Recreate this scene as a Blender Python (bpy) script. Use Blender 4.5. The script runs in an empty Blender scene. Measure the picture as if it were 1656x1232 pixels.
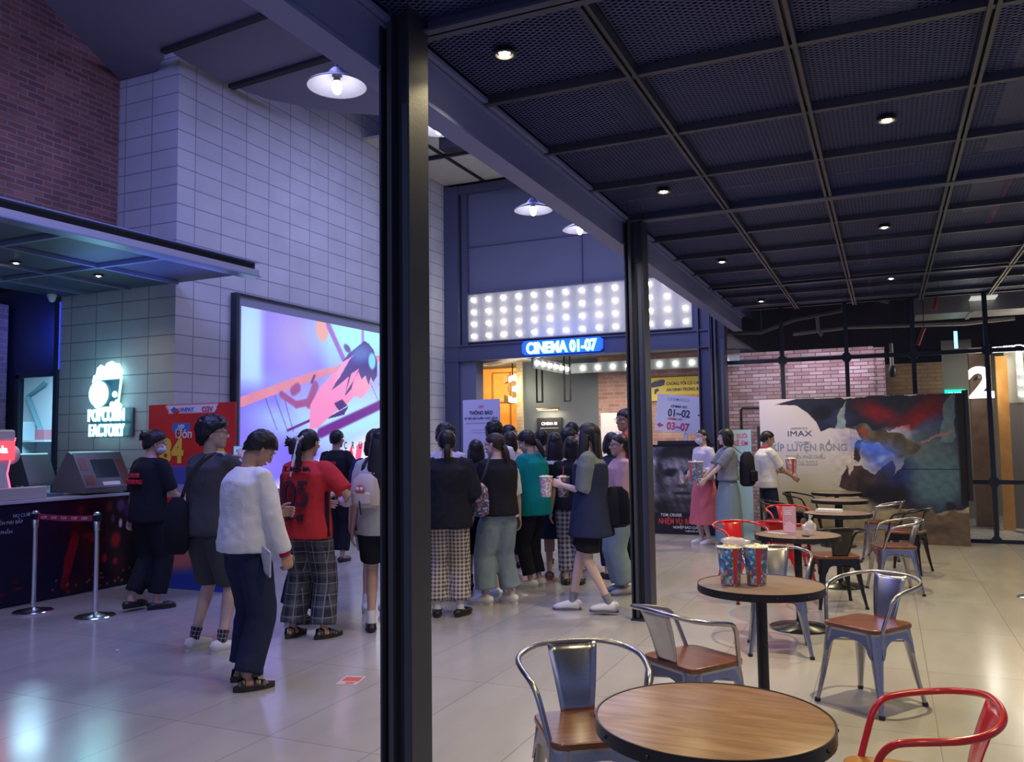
import bpy, bmesh, math, random
import numpy as np
from mathutils import Vector, Matrix, noise
PI = math.pi
sc = bpy.context.scene
COL = sc.collection
# ------------------------------------------------------------------ camera
cd = bpy.data.cameras.new('camera'); cam = bpy.data.objects.new('camera', cd); COL.objects.link(cam)
cd.sensor_width = 36; cd.lens = 29.25; cd.clip_start = .05; cd.clip_end = 200
yaw, pit, rol = .421507, .0706422, -.0135168
_f = Vector((-math.sin(yaw)*math.cos(pit), math.cos(yaw)*math.cos(pit), math.sin(pit)))
_r = Vector((math.cos(yaw), math.sin(yaw), 0)); _u = _r.cross(_f)
_r2 = _r*math.cos(rol) + _u*math.sin(rol); _u2 = -_r*math.sin(rol) + _u*math.cos(rol)
cam.matrix_world = Matrix(((_r2.x, _u2.x, -_f.x, 0), (_r2.y, _u2.y, -_f.y, 0), (_r2.z, _u2.z, -_f.z, 1.55), (0, 0, 0, 1)))
sc.camera = cam
# ------------------------------------------------------------------ world, exposure, large lights
w = bpy.data.worlds.new('world'); sc.world = w; w.use_nodes = True
w.node_tree.nodes['Background'].inputs[0].default_value = (.19, .24, .54, 1)  # uniform blue fill added, enters through the open sides of the room
w.node_tree.nodes['Background'].inputs[1].default_value = .36
sc.view_settings.view_transform = 'Standard'; sc.view_settings.look = 'None'
sc.view_settings.exposure = 0.85; sc.view_settings.gamma = 1.0
try: sc.view_settings.use_curve_mapping = False
except Exception: pass

def light(name, kind, loc, energy, color, parent=None, target=None, **k):
    l = bpy.data.lights.new(name, kind); l.energy = energy; l.color = color
    for a, b in k.items(): setattr(l, a, b)
    o = bpy.data.objects.new(name, l); COL.objects.link(o); o.location = loc
    if target is not None:
        o.rotation_euler = (Vector(target) - Vector(loc)).to_track_quat('-Z', 'Y').to_euler()
    if parent: o.parent = parent
    return o
# coloured area fills added to light the tall hall and the hall behind camera
light('hall_fill', 'AREA', (-4.6, 4.6, 5.9), 190, (.31, .34, 1), target=(-5.2, 7.5, 0), shape='RECTANGLE', size=3.0, size_y=3.0)
light('hall_fill', 'AREA', (-4.4, 9.6, 5.9), 110, (.45, .48, 1), target=(-5.4, 10.5, 0), shape='RECTANGLE', size=2.5, size_y=2.5)
light('hall_fill', 'AREA', (-1.5, -2.2, 2.7), 11, (.70, .74, 1), target=(-2.5, 5.5, .8), shape='RECTANGLE', size=4.0, size_y=1.6)
light('lobby_light', 'AREA', (-4.9, 14.6, 2.85), 40, (1, .86, .66), target=(-4.9, 14.6, 0), shape='RECTANGLE', size=1.6, size_y=.8)
light('bay_fill', 'AREA', (-1.2, 15.35, 3.0), 16, (.78, .74, 1), target=(-1.3, 16, 1.8), shape='RECTANGLE', size=2.4, size_y=.3)  # area light added to brighten the far brick wall, no fixture
light('corridor_light', 'AREA', (2.6, 15.6, 3.2), 90, (1, .93, .78), target=(2.4, 15.6, 0), shape='RECTANGLE', size=1.6, size_y=1.6)

# ------------------------------------------------------------------ materials
MATS = {}
def nt(name):
    m = bpy.data.materials.new(name); m.use_nodes = True
    t = m.node_tree; b = t.nodes['Principled BSDF']; return m, t, b
def mat(name, col=(.5, .5, .5), rough=.6, metal=0., bump=0., bscale=40., var=0., vscale=6., spec=.5, emit=None, es=0., coat=0.):
    if name in MATS: return MATS[name]
    m, t, b = nt(name); N = t.nodes; L = t.links
    b.inputs['Base Color'].default_value = (*col, 1); b.inputs['Roughness'].default_value = rough
    b.inputs['Metallic'].default_value = metal; b.inputs['Specular IOR Level'].default_value = spec
    if coat: b.inputs['Coat Weight'].default_value = coat; b.inputs['Coat Roughness'].default_value = .15
    if emit: b.inputs['Emission Color'].default_value = (*emit, 1); b.inputs['Emission Strength'].default_value = es
    tc = N.new('ShaderNodeTexCoord')
    if bump or var:
        n = N.new('ShaderNodeTexNoise'); n.inputs['Scale'].default_value = bscale if bump else vscale; n.inputs['Detail'].default_value = 4
        L.new(tc.outputs['Object'], n.inputs['Vector'])
        if bump:
            bp = N.new('ShaderNodeBump'); bp.inputs['Strength'].default_value = bump; bp.inputs['Distance'].default_value = .01
            L.new(n.outputs['Fac'], bp.inputs['Height']); L.new(bp.outputs['Normal'], b.inputs['Normal'])
        if var:
            n2 = N.new('ShaderNodeTexNoise'); n2.inputs['Scale'].default_value = vscale; n2.inputs['Detail'].default_value = 3
            L.new(tc.outputs['Object'], n2.inputs['Vector'])
            mx = N.new('ShaderNodeMix'); mx.data_type = 'RGBA'
            mx.inputs['A'].default_value = (*[c*(1-var) for c in col], 1); mx.inputs['B'].default_value = (*[min(1, c*(1+var)) for c in col], 1)
            L.new(n2.outputs['Fac'], mx.inputs['Factor']); L.new(mx.outputs['Result'], b.inputs['Base Color'])
    MATS[name] = m; return m
def emis(name, col, s):
    if name in MATS: return MATS[name]
    m, t, b = nt(name); b.inputs['Base Color'].default_value = (*[c*.3 for c in col], 1)
    b.inputs['Emission Color'].default_value = (*col, 1); b.inputs['Emission Strength'].default_value = s
    MATS[name] = m; return m
def tiled(name, c1, c2, mortar, bw, bh, msize, offset=.5, off=(0, 0), rough=.8, bump=.5, squash=0, nvar=.3, bias=0.):
    m, t, b = nt(name); N = t.nodes; L = t.links
    uv = N.new('ShaderNodeUVMap'); mp = N.new('ShaderNodeMapping'); mp.inputs['Location'].default_value = (off[0], off[1], 0)
    L.new(uv.outputs[0], mp.inputs['Vector'])
    br = N.new('ShaderNodeTexBrick'); br.offset = offset; br.squash = 1
    br.inputs['Scale'].default_value = 1; br.inputs['Brick Width'].default_value = bw; br.inputs['Row Height'].default_value = bh
    br.inputs['Mortar Size'].default_value = msize; br.inputs['Mortar Smooth'].default_value = .2; br.inputs['Bias'].default_value = bias
    br.inputs['Color1'].default_value = (*c1, 1); br.inputs['Color2'].default_value = (*c2, 1); br.inputs['Mortar'].default_value = (*mortar, 1)
    L.new(mp.outputs[0], br.inputs['Vector'])
    n = N.new('ShaderNodeTexNoise'); n.inputs['Scale'].default_value = 2.2; n.inputs['Detail'].default_value = 6
    L.new(mp.outputs[0], n.inputs['Vector'])
    rg = N.new('ShaderNodeMapRange'); rg.inputs['From Min'].default_value = .25; rg.inputs['From Max'].default_value = .75
    rg.inputs['To Min'].default_value = 1-nvar; rg.inputs['To Max'].default_value = 1+nvar; L.new(n.outputs['Fac'], rg.inputs['Value'])
    mx = N.new('ShaderNodeMix'); mx.data_type = 'RGBA'; mx.blend_type = 'MULTIPLY'; mx.inputs['Factor'].default_value = 1
    L.new(br.outputs['Color'], mx.inputs['A']); L.new(rg.outputs[0], mx.inputs['B']); L.new(mx.outputs['Result'], b.inputs['Base Color'])
    bp = N.new('ShaderNodeBump'); bp.inputs['Strength'].default_value = bump; bp.inputs['Distance'].default_value = .006; bp.invert = True
    L.new(br.outputs['Fac'], bp.inputs['Height']); L.new(bp.outputs['Normal'], b.inputs['Normal'])
    b.inputs['Roughness'].default_value = rough
    MATS[name] = m; return m
def wood(name, c1, c2, scale=9., rough=.4, coat=.0, rot=0., stretch=9.):
    m, t, b = nt(name); N = t.nodes; L = t.links
    tc = N.new('ShaderNodeTexCoord'); mp = N.new('ShaderNodeMapping'); mp.inputs['Rotation'].default_value = (0, 0, rot)
    mp.inputs['Scale'].default_value = (1, stretch, 1)
    L.new(tc.outputs['Object'], mp.inputs['Vector'])
    n = N.new('ShaderNodeTexNoise'); n.inputs['Scale'].default_value = scale; n.inputs['Detail'].default_value = 8; n.inputs['Distortion'].default_value = .6
    L.new(mp.outputs[0], n.inputs['Vector'])
    cr = N.new('ShaderNodeValToRGB'); cr.color_ramp.elements[0].position = .35; cr.color_ramp.elements[1].position = .65
    cr.color_ramp.elements[0].color = (*c1, 1); cr.color_ramp.elements[1].color = (*c2, 1)
    L.new(n.outputs['Fac'], cr.inputs[0]); L.new(cr.outputs[0], b.inputs['Base Color'])
    bp = N.new('ShaderNodeBump'); bp.inputs['Strength'].default_value = .25; bp.inputs['Distance'].default_value = .003
    L.new(n.outputs['Fac'], bp.inputs['Height']); L.new(bp.outputs['Normal'], b.inputs['Normal'])
    b.inputs['Roughness'].default_value = rough
    if coat: b.inputs['Coat Weight'].default_value = coat; b.inputs['Coat Roughness'].default_value = .25
    MATS[name] = m; return m
def meshmat(name, col, sx=.05, sy=.022, thick=.26, rough=.5):
    # expanded-metal sheet: diamond holes cut by transparency, in the sheet's own UV metres
    m, t, b = nt(name); N = t.nodes; L = t.links
    uv = N.new('ShaderNodeUVMap'); sp = N.new('ShaderNodeSeparateXYZ'); L.new(uv.outputs[0], sp.inputs[0])
    def M(op, a, b2=None):
        n = N.new('ShaderNodeMath'); n.operation = op
        for i, x in enumerate((a, b2)):
            if x is None: continue
            if isinstance(x, (int, float)): n.inputs[i].default_value = x
            else: L.new(x, n.inputs[i])
        return n.outputs[0]
    u = M('DIVIDE', sp.outputs[0], sx); v = M('DIVIDE', sp.outputs[1], sy)
    a = M('ABSOLUTE', M('SUBTRACT', M('FRACT', M('ADD', u, v)), .5)); c = M('ABSOLUTE', M('SUBTRACT', M('FRACT', M('SUBTRACT', u, v)), .5))
    k = M('GREATER_THAN', M('MAXIMUM', a, c), .5-thick/2)
    L.new(k, b.inputs['Alpha'])
    b.inputs['Base Color'].default_value = (*col, 1); b.inputs['Roughness'].default_value = rough; b.inputs['Metallic'].default_value = .3
    MATS[name] = m; return m
def attrmat(name, rough=.5, es=0.):
    if name in MATS: return MATS[name]
    m, t, b = nt(name); a = t.nodes.new('ShaderNodeAttribute'); a.attribute_name = 'Col'
    if es:
        b.inputs['Base Color'].default_value = (.02, .02, .02, 1)
        t.links.new(a.outputs['Color'], b.inputs['Emission Color']); b.inputs['Emission Strength'].default_value = es
    else: t.links.new(a.outputs['Color'], b.inputs['Base Color'])
    b.inputs['Roughness'].default_value = rough; MATS[name] = m; return m
def checks(name, c1, c2, s=.02, c3=None, s3=.1, rough=.85):
    # woven check: two crossed stripe families in object space
    m, t, b = nt(name); N = t.nodes; L = t.links
    uv = N.new('ShaderNodeUVMap'); sp = N.new('ShaderNodeSeparateXYZ'); L.new(uv.outputs[0], sp.inputs[0])
    def stripe(o, per, duty):
        d = N.new('ShaderNodeMath'); d.operation = 'DIVIDE'; L.new(o, d.inputs[0]); d.inputs[1].default_value = per
        f = N.new('ShaderNodeMath'); f.operation = 'FRACT'; L.new(d.outputs[0], f.inputs[0])
        g = N.new('ShaderNodeMath'); g.operation = 'LESS_THAN'; L.new(f.outputs[0], g.inputs[0]); g.inputs[1].default_value = duty; return g.outputs[0]
    def mixc(fac, A, B):
        mx = N.new('ShaderNodeMix'); mx.data_type = 'RGBA'; L.new(fac, mx.inputs['Factor'])
        for k, v in (('A', A), ('B', B)):
            if isinstance(v, tuple): mx.inputs[k].default_value = (*v, 1)
            else: L.new(v, mx.inputs[k])
        return mx.outputs['Result']
    ad = N.new('ShaderNodeMath'); ad.operation = 'ADD'; L.new(stripe(sp.outputs[0], s, .5), ad.inputs[0]); L.new(stripe(sp.outputs[1], s, .5), ad.inputs[1])
    hf = N.new('ShaderNodeMath'); hf.operation = 'MULTIPLY'; L.new(ad.outputs[0], hf.inputs[0]); hf.inputs[1].default_value = .5
    r = mixc(hf.outputs[0], c1, c2)
    if c3:
        r = mixc(stripe(sp.outputs[0], s3, .08), r, c3); r = mixc(stripe(sp.outputs[1], s3, .08), r, c3)
    L.new(r, b.inputs['Base Color']); b.inputs['Roughness'].default_value = rough
    MATS[name] = m; return m

# ------------------------------------------------------------------ mesh building
class MB:
    def __init__(s): s.v = []; s.f = []; s.uv = []
    def add(s, vs, fs, uvs=None):
        k = len(s.v); s.v += [tuple(p) for p in vs]
        for i, f in enumerate(fs):
            s.f.append(tuple(k+j for j in f)); s.uv.append(uvs[i] if uvs else None)
        return s
    def box(s, x0, x1, y0, y1, z0, z1, M=None):
        vs = [(x, y, z) for z in (z0, z1) for y in (y0, y1) for x in (x0, x1)]
        if M: vs = [M @ Vector(p) for p in vs]
        return s.add(vs, [(0, 2, 3, 1), (4, 5, 7, 6), (0, 1, 5, 4), (2, 6, 7, 3), (0, 4, 6, 2), (1, 3, 7, 5)])
    def tube(s, pts, r, n=10, side=None, caps=True, closed=False, flat=None):
        # pts: centre line; r: radius, or list of r or (ra, rb); side: vector the first radius runs along
        P = [Vector(p) for p in pts]; m = len(P)
        R = r if isinstance(r, (list, tuple)) and not (isinstance(r, tuple) and len(r) == 2 and m != 2) else [r]*m
        T = []
        for i in range(m):
            a = P[(i-1) % m] if closed else P[max(i-1, 0)]; b = P[(i+1) % m] if closed else P[min(i+1, m-1)]
            d = b-a; T.append(d.normalized() if d.length > 1e-9 else Vector((0, 0, 1)))
        S = Vector(side) if side else (Vector((0, 0, 1)) if abs(T[0].z) < .9 else Vector((1, 0, 0)))
        vs = []; uvs = []; acc = 0; A = []
        for i in range(m):
            S = S - T[i]*S.dot(T[i])
            S = S.normalized() if S.length > 1e-6 else T[i].orthogonal().normalized()
            B = T[i].cross(S); ra, rb = R[i] if isinstance(R[i], (tuple, list)) else (R[i], R[i])
            if i: acc += (P[i]-P[i-1]).length
            A.append((acc, (ra+rb)/2))
            for k in range(n):
                a = 2*PI*k/n; vs.append(P[i] + S*(ra*math.cos(a)) + B*(rb*math.sin(a)))
        fs = []
        for i in range(m if closed else m-1):
            j = (i+1) % m
            for k in range(n):
                q = (k+1) % n; fs.append((i*n+k, i*n+q, j*n+q, j*n+k))
                u0, u1 = k/n*6.28*A[i][1], (k+1)/n*6.28*A[i][1]; uvs.append(((u0, A[i][0]), (u1, A[i][0]), (u1, A[j][0]), (u0, A[j][0])))
        if caps and not closed:
            fs.append(tuple(range(n-1, -1, -1))); fs.append(tuple(range((m-1)*n, m*n))); uvs += [None, None]
        return s.add(vs, fs, uvs)
    def lathe(s, prof, c=(0, 0, 0), n=24, ax=(1, 1), M=None):
        vs = []; uvs = []; fs = []
        for r, z in prof:
            for k in range(n):
                a = 2*PI*k/n; vs.append((c[0]+r*math.cos(a)*ax[0], c[1]+r*math.sin(a)*ax[1], c[2]+z))
        for i in range(len(prof)-1):
            for k in range(n):
                q = (k+1) % n; fs.append((i*n+k, i*n+q, (i+1)*n+q, (i+1)*n+k))
                rr = max(prof[i][0], prof[i+1][0]); u0, u1 = k/n*6.28*rr, (k+1)/n*6.28*rr
                uvs.append(((u0, prof[i][1]), (u1, prof[i][1]), (u1, prof[i+1][1]), (u0, prof[i+1][1])))
        if prof[0][0] > 1e-6: fs.append(tuple(range(n-1, -1, -1))); uvs.append(None)
        if prof[-1][0] > 1e-6: fs.append(tuple(range((len(prof)-1)*n, len(prof)*n))); uvs.append(None)
        if M: vs = [M @ Vector(p) for p in vs]
        return s.add(vs, fs, uvs)
    def ell(s, c, r, n=16, m=10, M=None):
        vs = [Vector((0, 0, -1))]; fs = []
        for i in range(1, m):
            t = PI*i/m
            for k in range(n): vs.append(Vector((math.sin(t)*math.cos(2*PI*k/n), math.sin(t)*math.sin(2*PI*k/n), -math.cos(t))))
        vs.append(Vector((0, 0, 1)))
        for k in range(n):
            fs.append((0, 1+(k+1) % n, 1+k)); e = 1+(m-2)*n; fs.append((e+k, e+(k+1) % n, len(vs)-1))
        for i in range(m-2):
            for k in range(n):
                a = 1+i*n; q = (k+1) % n; fs.append((a+k, a+q, a+n+q, a+n+k))
        o = []
        for p in vs:
            p = Vector((p.x*r[0], p.y*r[1], p.z*r[2]))
            if M: p = M @ p
            o.append(p+Vector(c))
        return s.add(o, fs)
    def prism(s, poly, d0, d1, axis='z', M=None):
        # poly in the two other axes; extruded from d0 to d1 along axis
        def P(a, b, d): return {'z': (a, b, d), 'y': (a, d, b), 'x': (d, a, b)}[axis]
        n = len(poly); vs = [P(a, b, d0) for a, b in poly] + [P(a, b, d1) for a, b in poly]
        if M: vs = [M @ Vector(p) for p in vs]
        fs = [tuple(range(n-1, -1, -1)), tuple(range(n, 2*n))] + [(i, (i+1) % n, n+(i+1) % n, n+i) for i in range(n)]
        return s.add(vs, fs)
    def build(s, name, m, parent=None, smooth=False, bevel=0., loc=None, rotz=0., angle=40, fix=True):
        me = bpy.data.meshes.new(name); me.from_pydata(s.v, [], s.f); me.update()
        if fix:
            bm = bmesh.new(); bm.from_mesh(me); bmesh.ops.recalc_face_normals(bm, faces=bm.faces); bm.to_mesh(me); bm.free()
        uvl = me.uv_layers.new(name='UVMap')
        for p in me.polygons:
            g = s.uv[p.index] if p.index < len(s.uv) else None
            n = p.normal; ax = 0 if abs(n.x) >= max(abs(n.y), abs(n.z)) else (1 if abs(n.y) >= abs(n.z) else 2)
            if g:
                look = {s.f[p.index][i]: g[i] for i in range(len(g))}
            for li in p.loop_indices:
                vi = me.loops[li].vertex_index; co = me.vertices[vi].co
                uvl.data[li].uv = look[vi] if g else ((co.y, co.z) if ax == 0 else ((co.x, co.z) if ax == 1 else (co.x, co.y)))
        if m: me.materials.append(m)
        o = bpy.data.objects.new(name, me); COL.objects.link(o)
        if smooth:
            for p in me.polygons: p.use_smooth = True
            try: me.set_sharp_from_angle(angle=math.radians(angle))
            except Exception: pass
        if bevel:
            b = o.modifiers.new('bevel', 'BEVEL'); b.width = bevel; b.segments = 2; b.limit_method = 'ANGLE'
        if loc is not None: o.location = loc
        if rotz: o.rotation_euler = (0, 0, rotz)
        if parent: o.parent = parent
        return o
def tag(o, label, cat, group=None, kind=None):
    if label: o['label'] = label
    if cat: o['category'] = cat
    if group: o['group'] = group
    if kind: o['kind'] = kind
    return o
def thing(name, label, cat, loc=(0, 0, 0), rotz=0, group=None):
    o = bpy.data.objects.new(name, None); COL.objects.link(o); o.location = loc; o.rotation_euler = (0, 0, rotz); o.empty_display_size = .1
    return tag(o, label, cat, group)
def struct(name, mb, m, **k):
    o = mb.build(name, m, **k); o['kind'] = 'structure'; return o
def copy_tree(o, loc=None, rotz=None, label=None, parent=None):
    c = o.copy(); COL.objects.link(c)
    if parent: c.parent = parent
    if loc is not None: c.location = loc
    if rotz is not None: c.rotation_euler = (0, 0, rotz)
    if label: c['label'] = label
    for ch in o.children: copy_tree(ch, parent=c)
    return c
def text(s, size, m, parent, loc, rot=(PI/2, 0, 0), align='LEFT', bold=.0, ext=.002, width=1., name='lettering', spacing=1.):
    cu = bpy.data.curves.new(name, 'FONT'); cu.body = s; cu.size = size; cu.align_x = align; cu.extrude = ext; cu.offset = bold*size; cu.space_character = spacing
    t = bpy.data.objects.new(name, cu); COL.objects.link(t)
    dg = bpy.context.evaluated_depsgraph_get(); me = bpy.data.meshes.new_from_object(t.evaluated_get(dg)); bpy.data.objects.remove(t)
    if width != 1.:
        for v in me.vertices: v.co.x *= width
    me.materials.clear(); me.materials.append(m)
    o = bpy.data.objects.new(name, me); COL.objects.link(o); o.location = loc; o.rotation_euler = rot
    if parent: o.parent = parent
    return o
def board(name, w_, h_, nx, ny, fn, m, parent=None, M=None, depth=0):
    # a printed sheet or a screen: the picture is a colour per vertex of a fine grid; u right, v up; local x right, z up, faces -y
    u, v = np.meshgrid(np.linspace(0, 1, nx+1), np.linspace(0, 1, ny+1))
    rgb = np.clip(fn(u, v), 0, 1)
    vs = [(x*w_, 0, z*h_) for x, z in zip(u.ravel(), v.ravel())]; k = nx+1
    fs = [(j*k+i, j*k+i+1, (j+1)*k+i+1, (j+1)*k+i) for j in range(ny) for i in range(nx)]
    me = bpy.data.meshes.new(name); me.from_pydata(vs, [], fs); me.update()
    ca = me.color_attributes.new('Col', 'FLOAT_COLOR', 'POINT')
    arr = np.ones((len(vs), 4), np.float32); arr[:, :3] = rgb.reshape(-1, 3)**2.2; ca.data.foreach_set('color', arr.ravel())
    me.materials.append(m); o = bpy.data.objects.new(name, me); COL.objects.link(o)
    if depth:
        s = o.modifiers.new('thickness', 'SOLIDIFY'); s.thickness = depth; s.offset = -1
    if M is not None: o.matrix_world = M
    if parent: o.parent = parent
    return o
# painting helpers for board pictures (sRGB 0..1)
def C3(*c): return np.array(c, float)
def mixm(img, mask, col): return img*(1-mask[..., None]) + C3(*col)*mask[..., None]
def blob(u, v, cx, cy, rx, ry, rot=0., soft=.15):
    c, s = math.cos(rot), math.sin(rot); x = ((u-cx)*c+(v-cy)*s)/rx; y = (-(u-cx)*s+(v-cy)*c)/ry
    return np.clip((1+soft-np.sqrt(x*x+y*y))/(2*soft), 0, 1)
def stroke(u, v, x0, y0, x1, y1, w0, w1=None, asp=1.5, soft=.25):
    w1 = w0 if w1 is None else w1; dx, dy = (x1-x0)*asp, y1-y0; t = np.clip(((u-x0)*asp*dx+(v-y0)*dy)/(dx*dx+dy*dy), 0, 1)
    d = np.hypot((u-x0)*asp-t*dx, v-y0-t*dy); ww = w0+(w1-w0)*t
    return np.clip((ww*(1+soft)-d)/(2*soft*ww+1e-6), 0, 1)
def polym(u, v, pts):
    # point in polygon, crisp
    ins = np.zeros(u.shape, bool); n = len(pts)
    for i in range(n):
        (x0, y0), (x1, y1) = pts[i], pts[(i+1) % n]
        if y0 == y1: continue
        c = ((y0 > v) != (y1 > v)) & (u < (x1-x0)*(v-y0)/(y1-y0)+x0); ins ^= c
    return ins.astype(float)
def fbm(u, v, f, seed=0, o=3):
    r = np.random.RandomState(seed); s = np.zeros(u.shape)
    for k in range(o):
        for _ in range(4):
            a, p = r.rand()*6.28, r.rand()*6.28; s += np.sin((u*math.cos(a)+v*math.sin(a))*f*2**k*6.28*(.6+.8*r.rand())+p)/2**k/4
    return s

M_steel = mat('dark_painted_steel', (.030, .036, .060), .42, .25, bump=.05, bscale=60, var=.2)
M_steel2 = mat('dark_grey_steel', (.055, .06, .085), .38, .3, bump=.05, bscale=60)
M_girder = mat('girder_blue_spill', (.19, .22, .46), .45, .1, var=.12, vscale=2)  # blue light spill on the girder put into its base colour
M_black = mat('black_plastic', (.015, .016, .02), .35)
M_void = mat('black_ceiling_void', (.008, .010, .024), .9)
M_brick = tiled('red_brick', (.30, .115, .085), (.17, .065, .055), (.23, .18, .17), .215, .067, .010, bump=.8)
M_brick2 = tiled('pale_red_brick', (.42, .22, .20), (.70, .52, .50), (.17, .11, .12), .25, .068, .008, bump=.8)
M_brick3 = tiled('lobby_brick', (.40, .20, .16), (.55, .32, .27), (.45, .40, .38), .25, .078, .010, bump=.8)
M_block = tiled('grey_concrete_block', (.44, .44, .45), (.47, .47, .48), (.22, .22, .25), .4355, .2207, .007, offset=0, off=(.02, -.17), bump=.6, nvar=.1)
M_floor = None
def floor_mat():
    m, t, b = nt('polished_floor_tile'); N = t.nodes; L = t.links
    uv = N.new('ShaderNodeUVMap'); mp = N.new('ShaderNodeMapping'); mp.inputs['Location'].default_value = (-.18, -3.6, 0); L.new(uv.outputs[0], mp.inputs['Vector'])
    br = N.new('ShaderNodeTexBrick'); br.offset = 0.
    br.inputs['Scale'].default_value = 1; br.inputs['Brick Width'].default_value = .648; br.inputs['Row Height'].default_value = 1.296
    br.inputs['Mortar Size'].default_value = .0035; br.inputs['Mortar Smooth'].default_value = .1
    br.inputs['Color1'].default_value = (.37, .355, .335, 1); br.inputs['Color2'].default_value = (.40, .385, .36, 1); br.inputs['Mortar'].default_value = (.25, .24, .23, 1)
    L.new(mp.outputs[0], br.inputs['Vector'])
    mp2 = N.new('ShaderNodeMapping'); mp2.inputs['Scale'].default_value = (3.2, .9, 1); L.new(uv.outputs[0], mp2.inputs['Vector'])
    n = N.new('ShaderNodeTexNoise'); n.inputs['Scale'].default_value = 1.6; n.inputs['Detail'].default_value = 7; L.new(mp2.outputs[0], n.inputs['Vector'])
    rg = N.new('ShaderNodeMapRange'); rg.inputs['From Min'].default_value = .3; rg.inputs['From Max'].default_value = .7; rg.inputs['To Min'].default_value = .94; rg.inputs['To Max'].default_value = 1.05
    L.new(n.outputs['Fac'], rg.inputs['Value'])
    mx = N.new('ShaderNodeMix'); mx.data_type = 'RGBA'; mx.blend_type = 'MULTIPLY'; mx.inputs['Factor'].default_value = 1
    L.new(br.outputs['Color'], mx.inputs['A']); L.new(rg.outputs[0], mx.inputs['B']); L.new(mx.outputs['Result'], b.inputs['Base Color'])
    r2 = N.new('ShaderNodeMapRange'); r2.inputs['To Min'].default_value = .13; r2.inputs['To Max'].default_value = .22; L.new(n.outputs['Fac'], r2.inputs['Value']); L.new(r2.outputs[0], b.inputs['Roughness'])
    bp = N.new('ShaderNodeBump'); bp.inputs['Strength'].default_value = .25; bp.inputs['Distance'].default_value = .002; bp.invert = True
    L.new(br.outputs['Fac'], bp.inputs['Height']); L.new(bp.outputs['Normal'], b.inputs['Normal'])
    b.inputs['Specular IOR Level'].default_value = .6
    return m
M_floor = floor_mat()
M_mesh = meshmat('expanded_metal_ceiling_sheet', (.065, .085, .26), .055, .030, .30)
M_mesh2 = meshmat('expanded_metal_screen_sheet', (.10, .10, .12), .035, .016, .22)
M_panel = mat('matte_dark_panel', (.10, .11, .155), .7, var=.08, vscale=1.5)
M_ceil = mat('grey_blue_ceiling_panel', (.17, .17, .24), .8, var=.1, vscale=1.)
M_beige = mat('beige_ceiling_board', (.50, .48, .42), .8, var=.1)
E_warm = emis('warm_bulb_glow', (1, .88, .60), 15)
E_white = emis('white_bulb_glow', (1, .93, .78), 6)
E_spot = emis('downlight_glow', (1, .86, .55), 25)
M_white = mat('white_print', (.75, .75, .78), .5)
M_chrome = mat('chrome', (.75, .75, .78), .18, 1.)
M_redprint = mat('red_print', (.65, .03, .05), .5)
M_darkprint = mat('dark_print', (.02, .02, .03), .5)
# ================================================================== THE SETTING
XW = -7.44; YC = 7.11; YF = 13.6; ZC = 3.5
struct('floor', MB().box(-14.8, 6, -3, 24, -.1, 0), M_floor)
# left wall of stack-bonded blocks, the popcorn wall around the corner, the brick wall above the canopy
struct('wall_left', MB().box(-7.9, XW, YC, 13.75, 0, 7.4), M_block)
struct('wall_popcorn', MB().box(-9.36, -7.9, YC, YC+.3, 0, 3.6).box(-8.42, -7.9, YC, YC+.3, 3.6, 7.4), M_block)
struct('wall_brick_left', MB().box(-8.9, -8.4, -2.0, 7.1, 3.75, 7.4), M_brick)
struct('wall_kitchen', MB().box(-9.42, -9.36, YC-.04, YC+.3, 0, 3.45).box(-10.22, -9.42, YC+.1, YC+.15, 2.46, 3.6).box(-10.8, -10.22, YC+.1, YC+.15, 0, 3.6), mat('dark_navy_wall', (.02, .025, .06), .5))
struct('wall_brick_pier', MB().box(-11.2, -10.42, YC-.25, YC+.05, 0, 3.4), M_brick3)
M_kw = mat('kitchen_white', (.50, .60, .66), .5)
struct('wall_back_kitchen', MB().box(-14.2, -9.3, 9.3, 9.4, 0, 2.7).box(-9.40, -9.34, 7.45, 9.3, 0, 2.7).box(-14.2, -9.3, 7.42, 9.4, 2.7, 2.75), M_kw)
struct('door_1', MB().box(-10.26, -10.20, YC+.06, YC+.12, 0, 2.47).box(-9.44, -9.40, YC+.06, YC+.12, 0, 2.47).box(-10.26, -9.40, YC+.06, YC+.12, 2.43, 2.50), mat('door_frame_black', (.02, .03, .05), .4))
light('kitchen_light', 'AREA', (-11.4, 8.2, 2.65), 60, (.45, .78, 1), target=(-11.6, 8.6, 0), size=.8)
# black void over everything, the far hall's outer walls
struct('ceiling', MB().box(-14.8, 6, -3, 24, 7.4, 7.5), M_void)
struct('ceiling_void', MB().box(-2.125, 6, -3, 13.3, 4.5, 4.55).box(-1.97, 6, 13.3, 22, 4.9, 4.95), M_void)
struct('wall_left_outer', MB().box(-14.8, -14.6, 1.5, 22, 0, 7.4), M_panel)
struct('wall_lobby_left', MB().box(-9.6, -9.5, 13.75, 17.5, 0, 3.3), M_panel)
struct('wall_back', MB().box(-14.7, 6, 22, 22.1, 0, 7.4), M_void)
struct('wall_right', MB().box(5.2, 5.3, 9, 22, 0, 4.9), M_panel)
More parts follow.
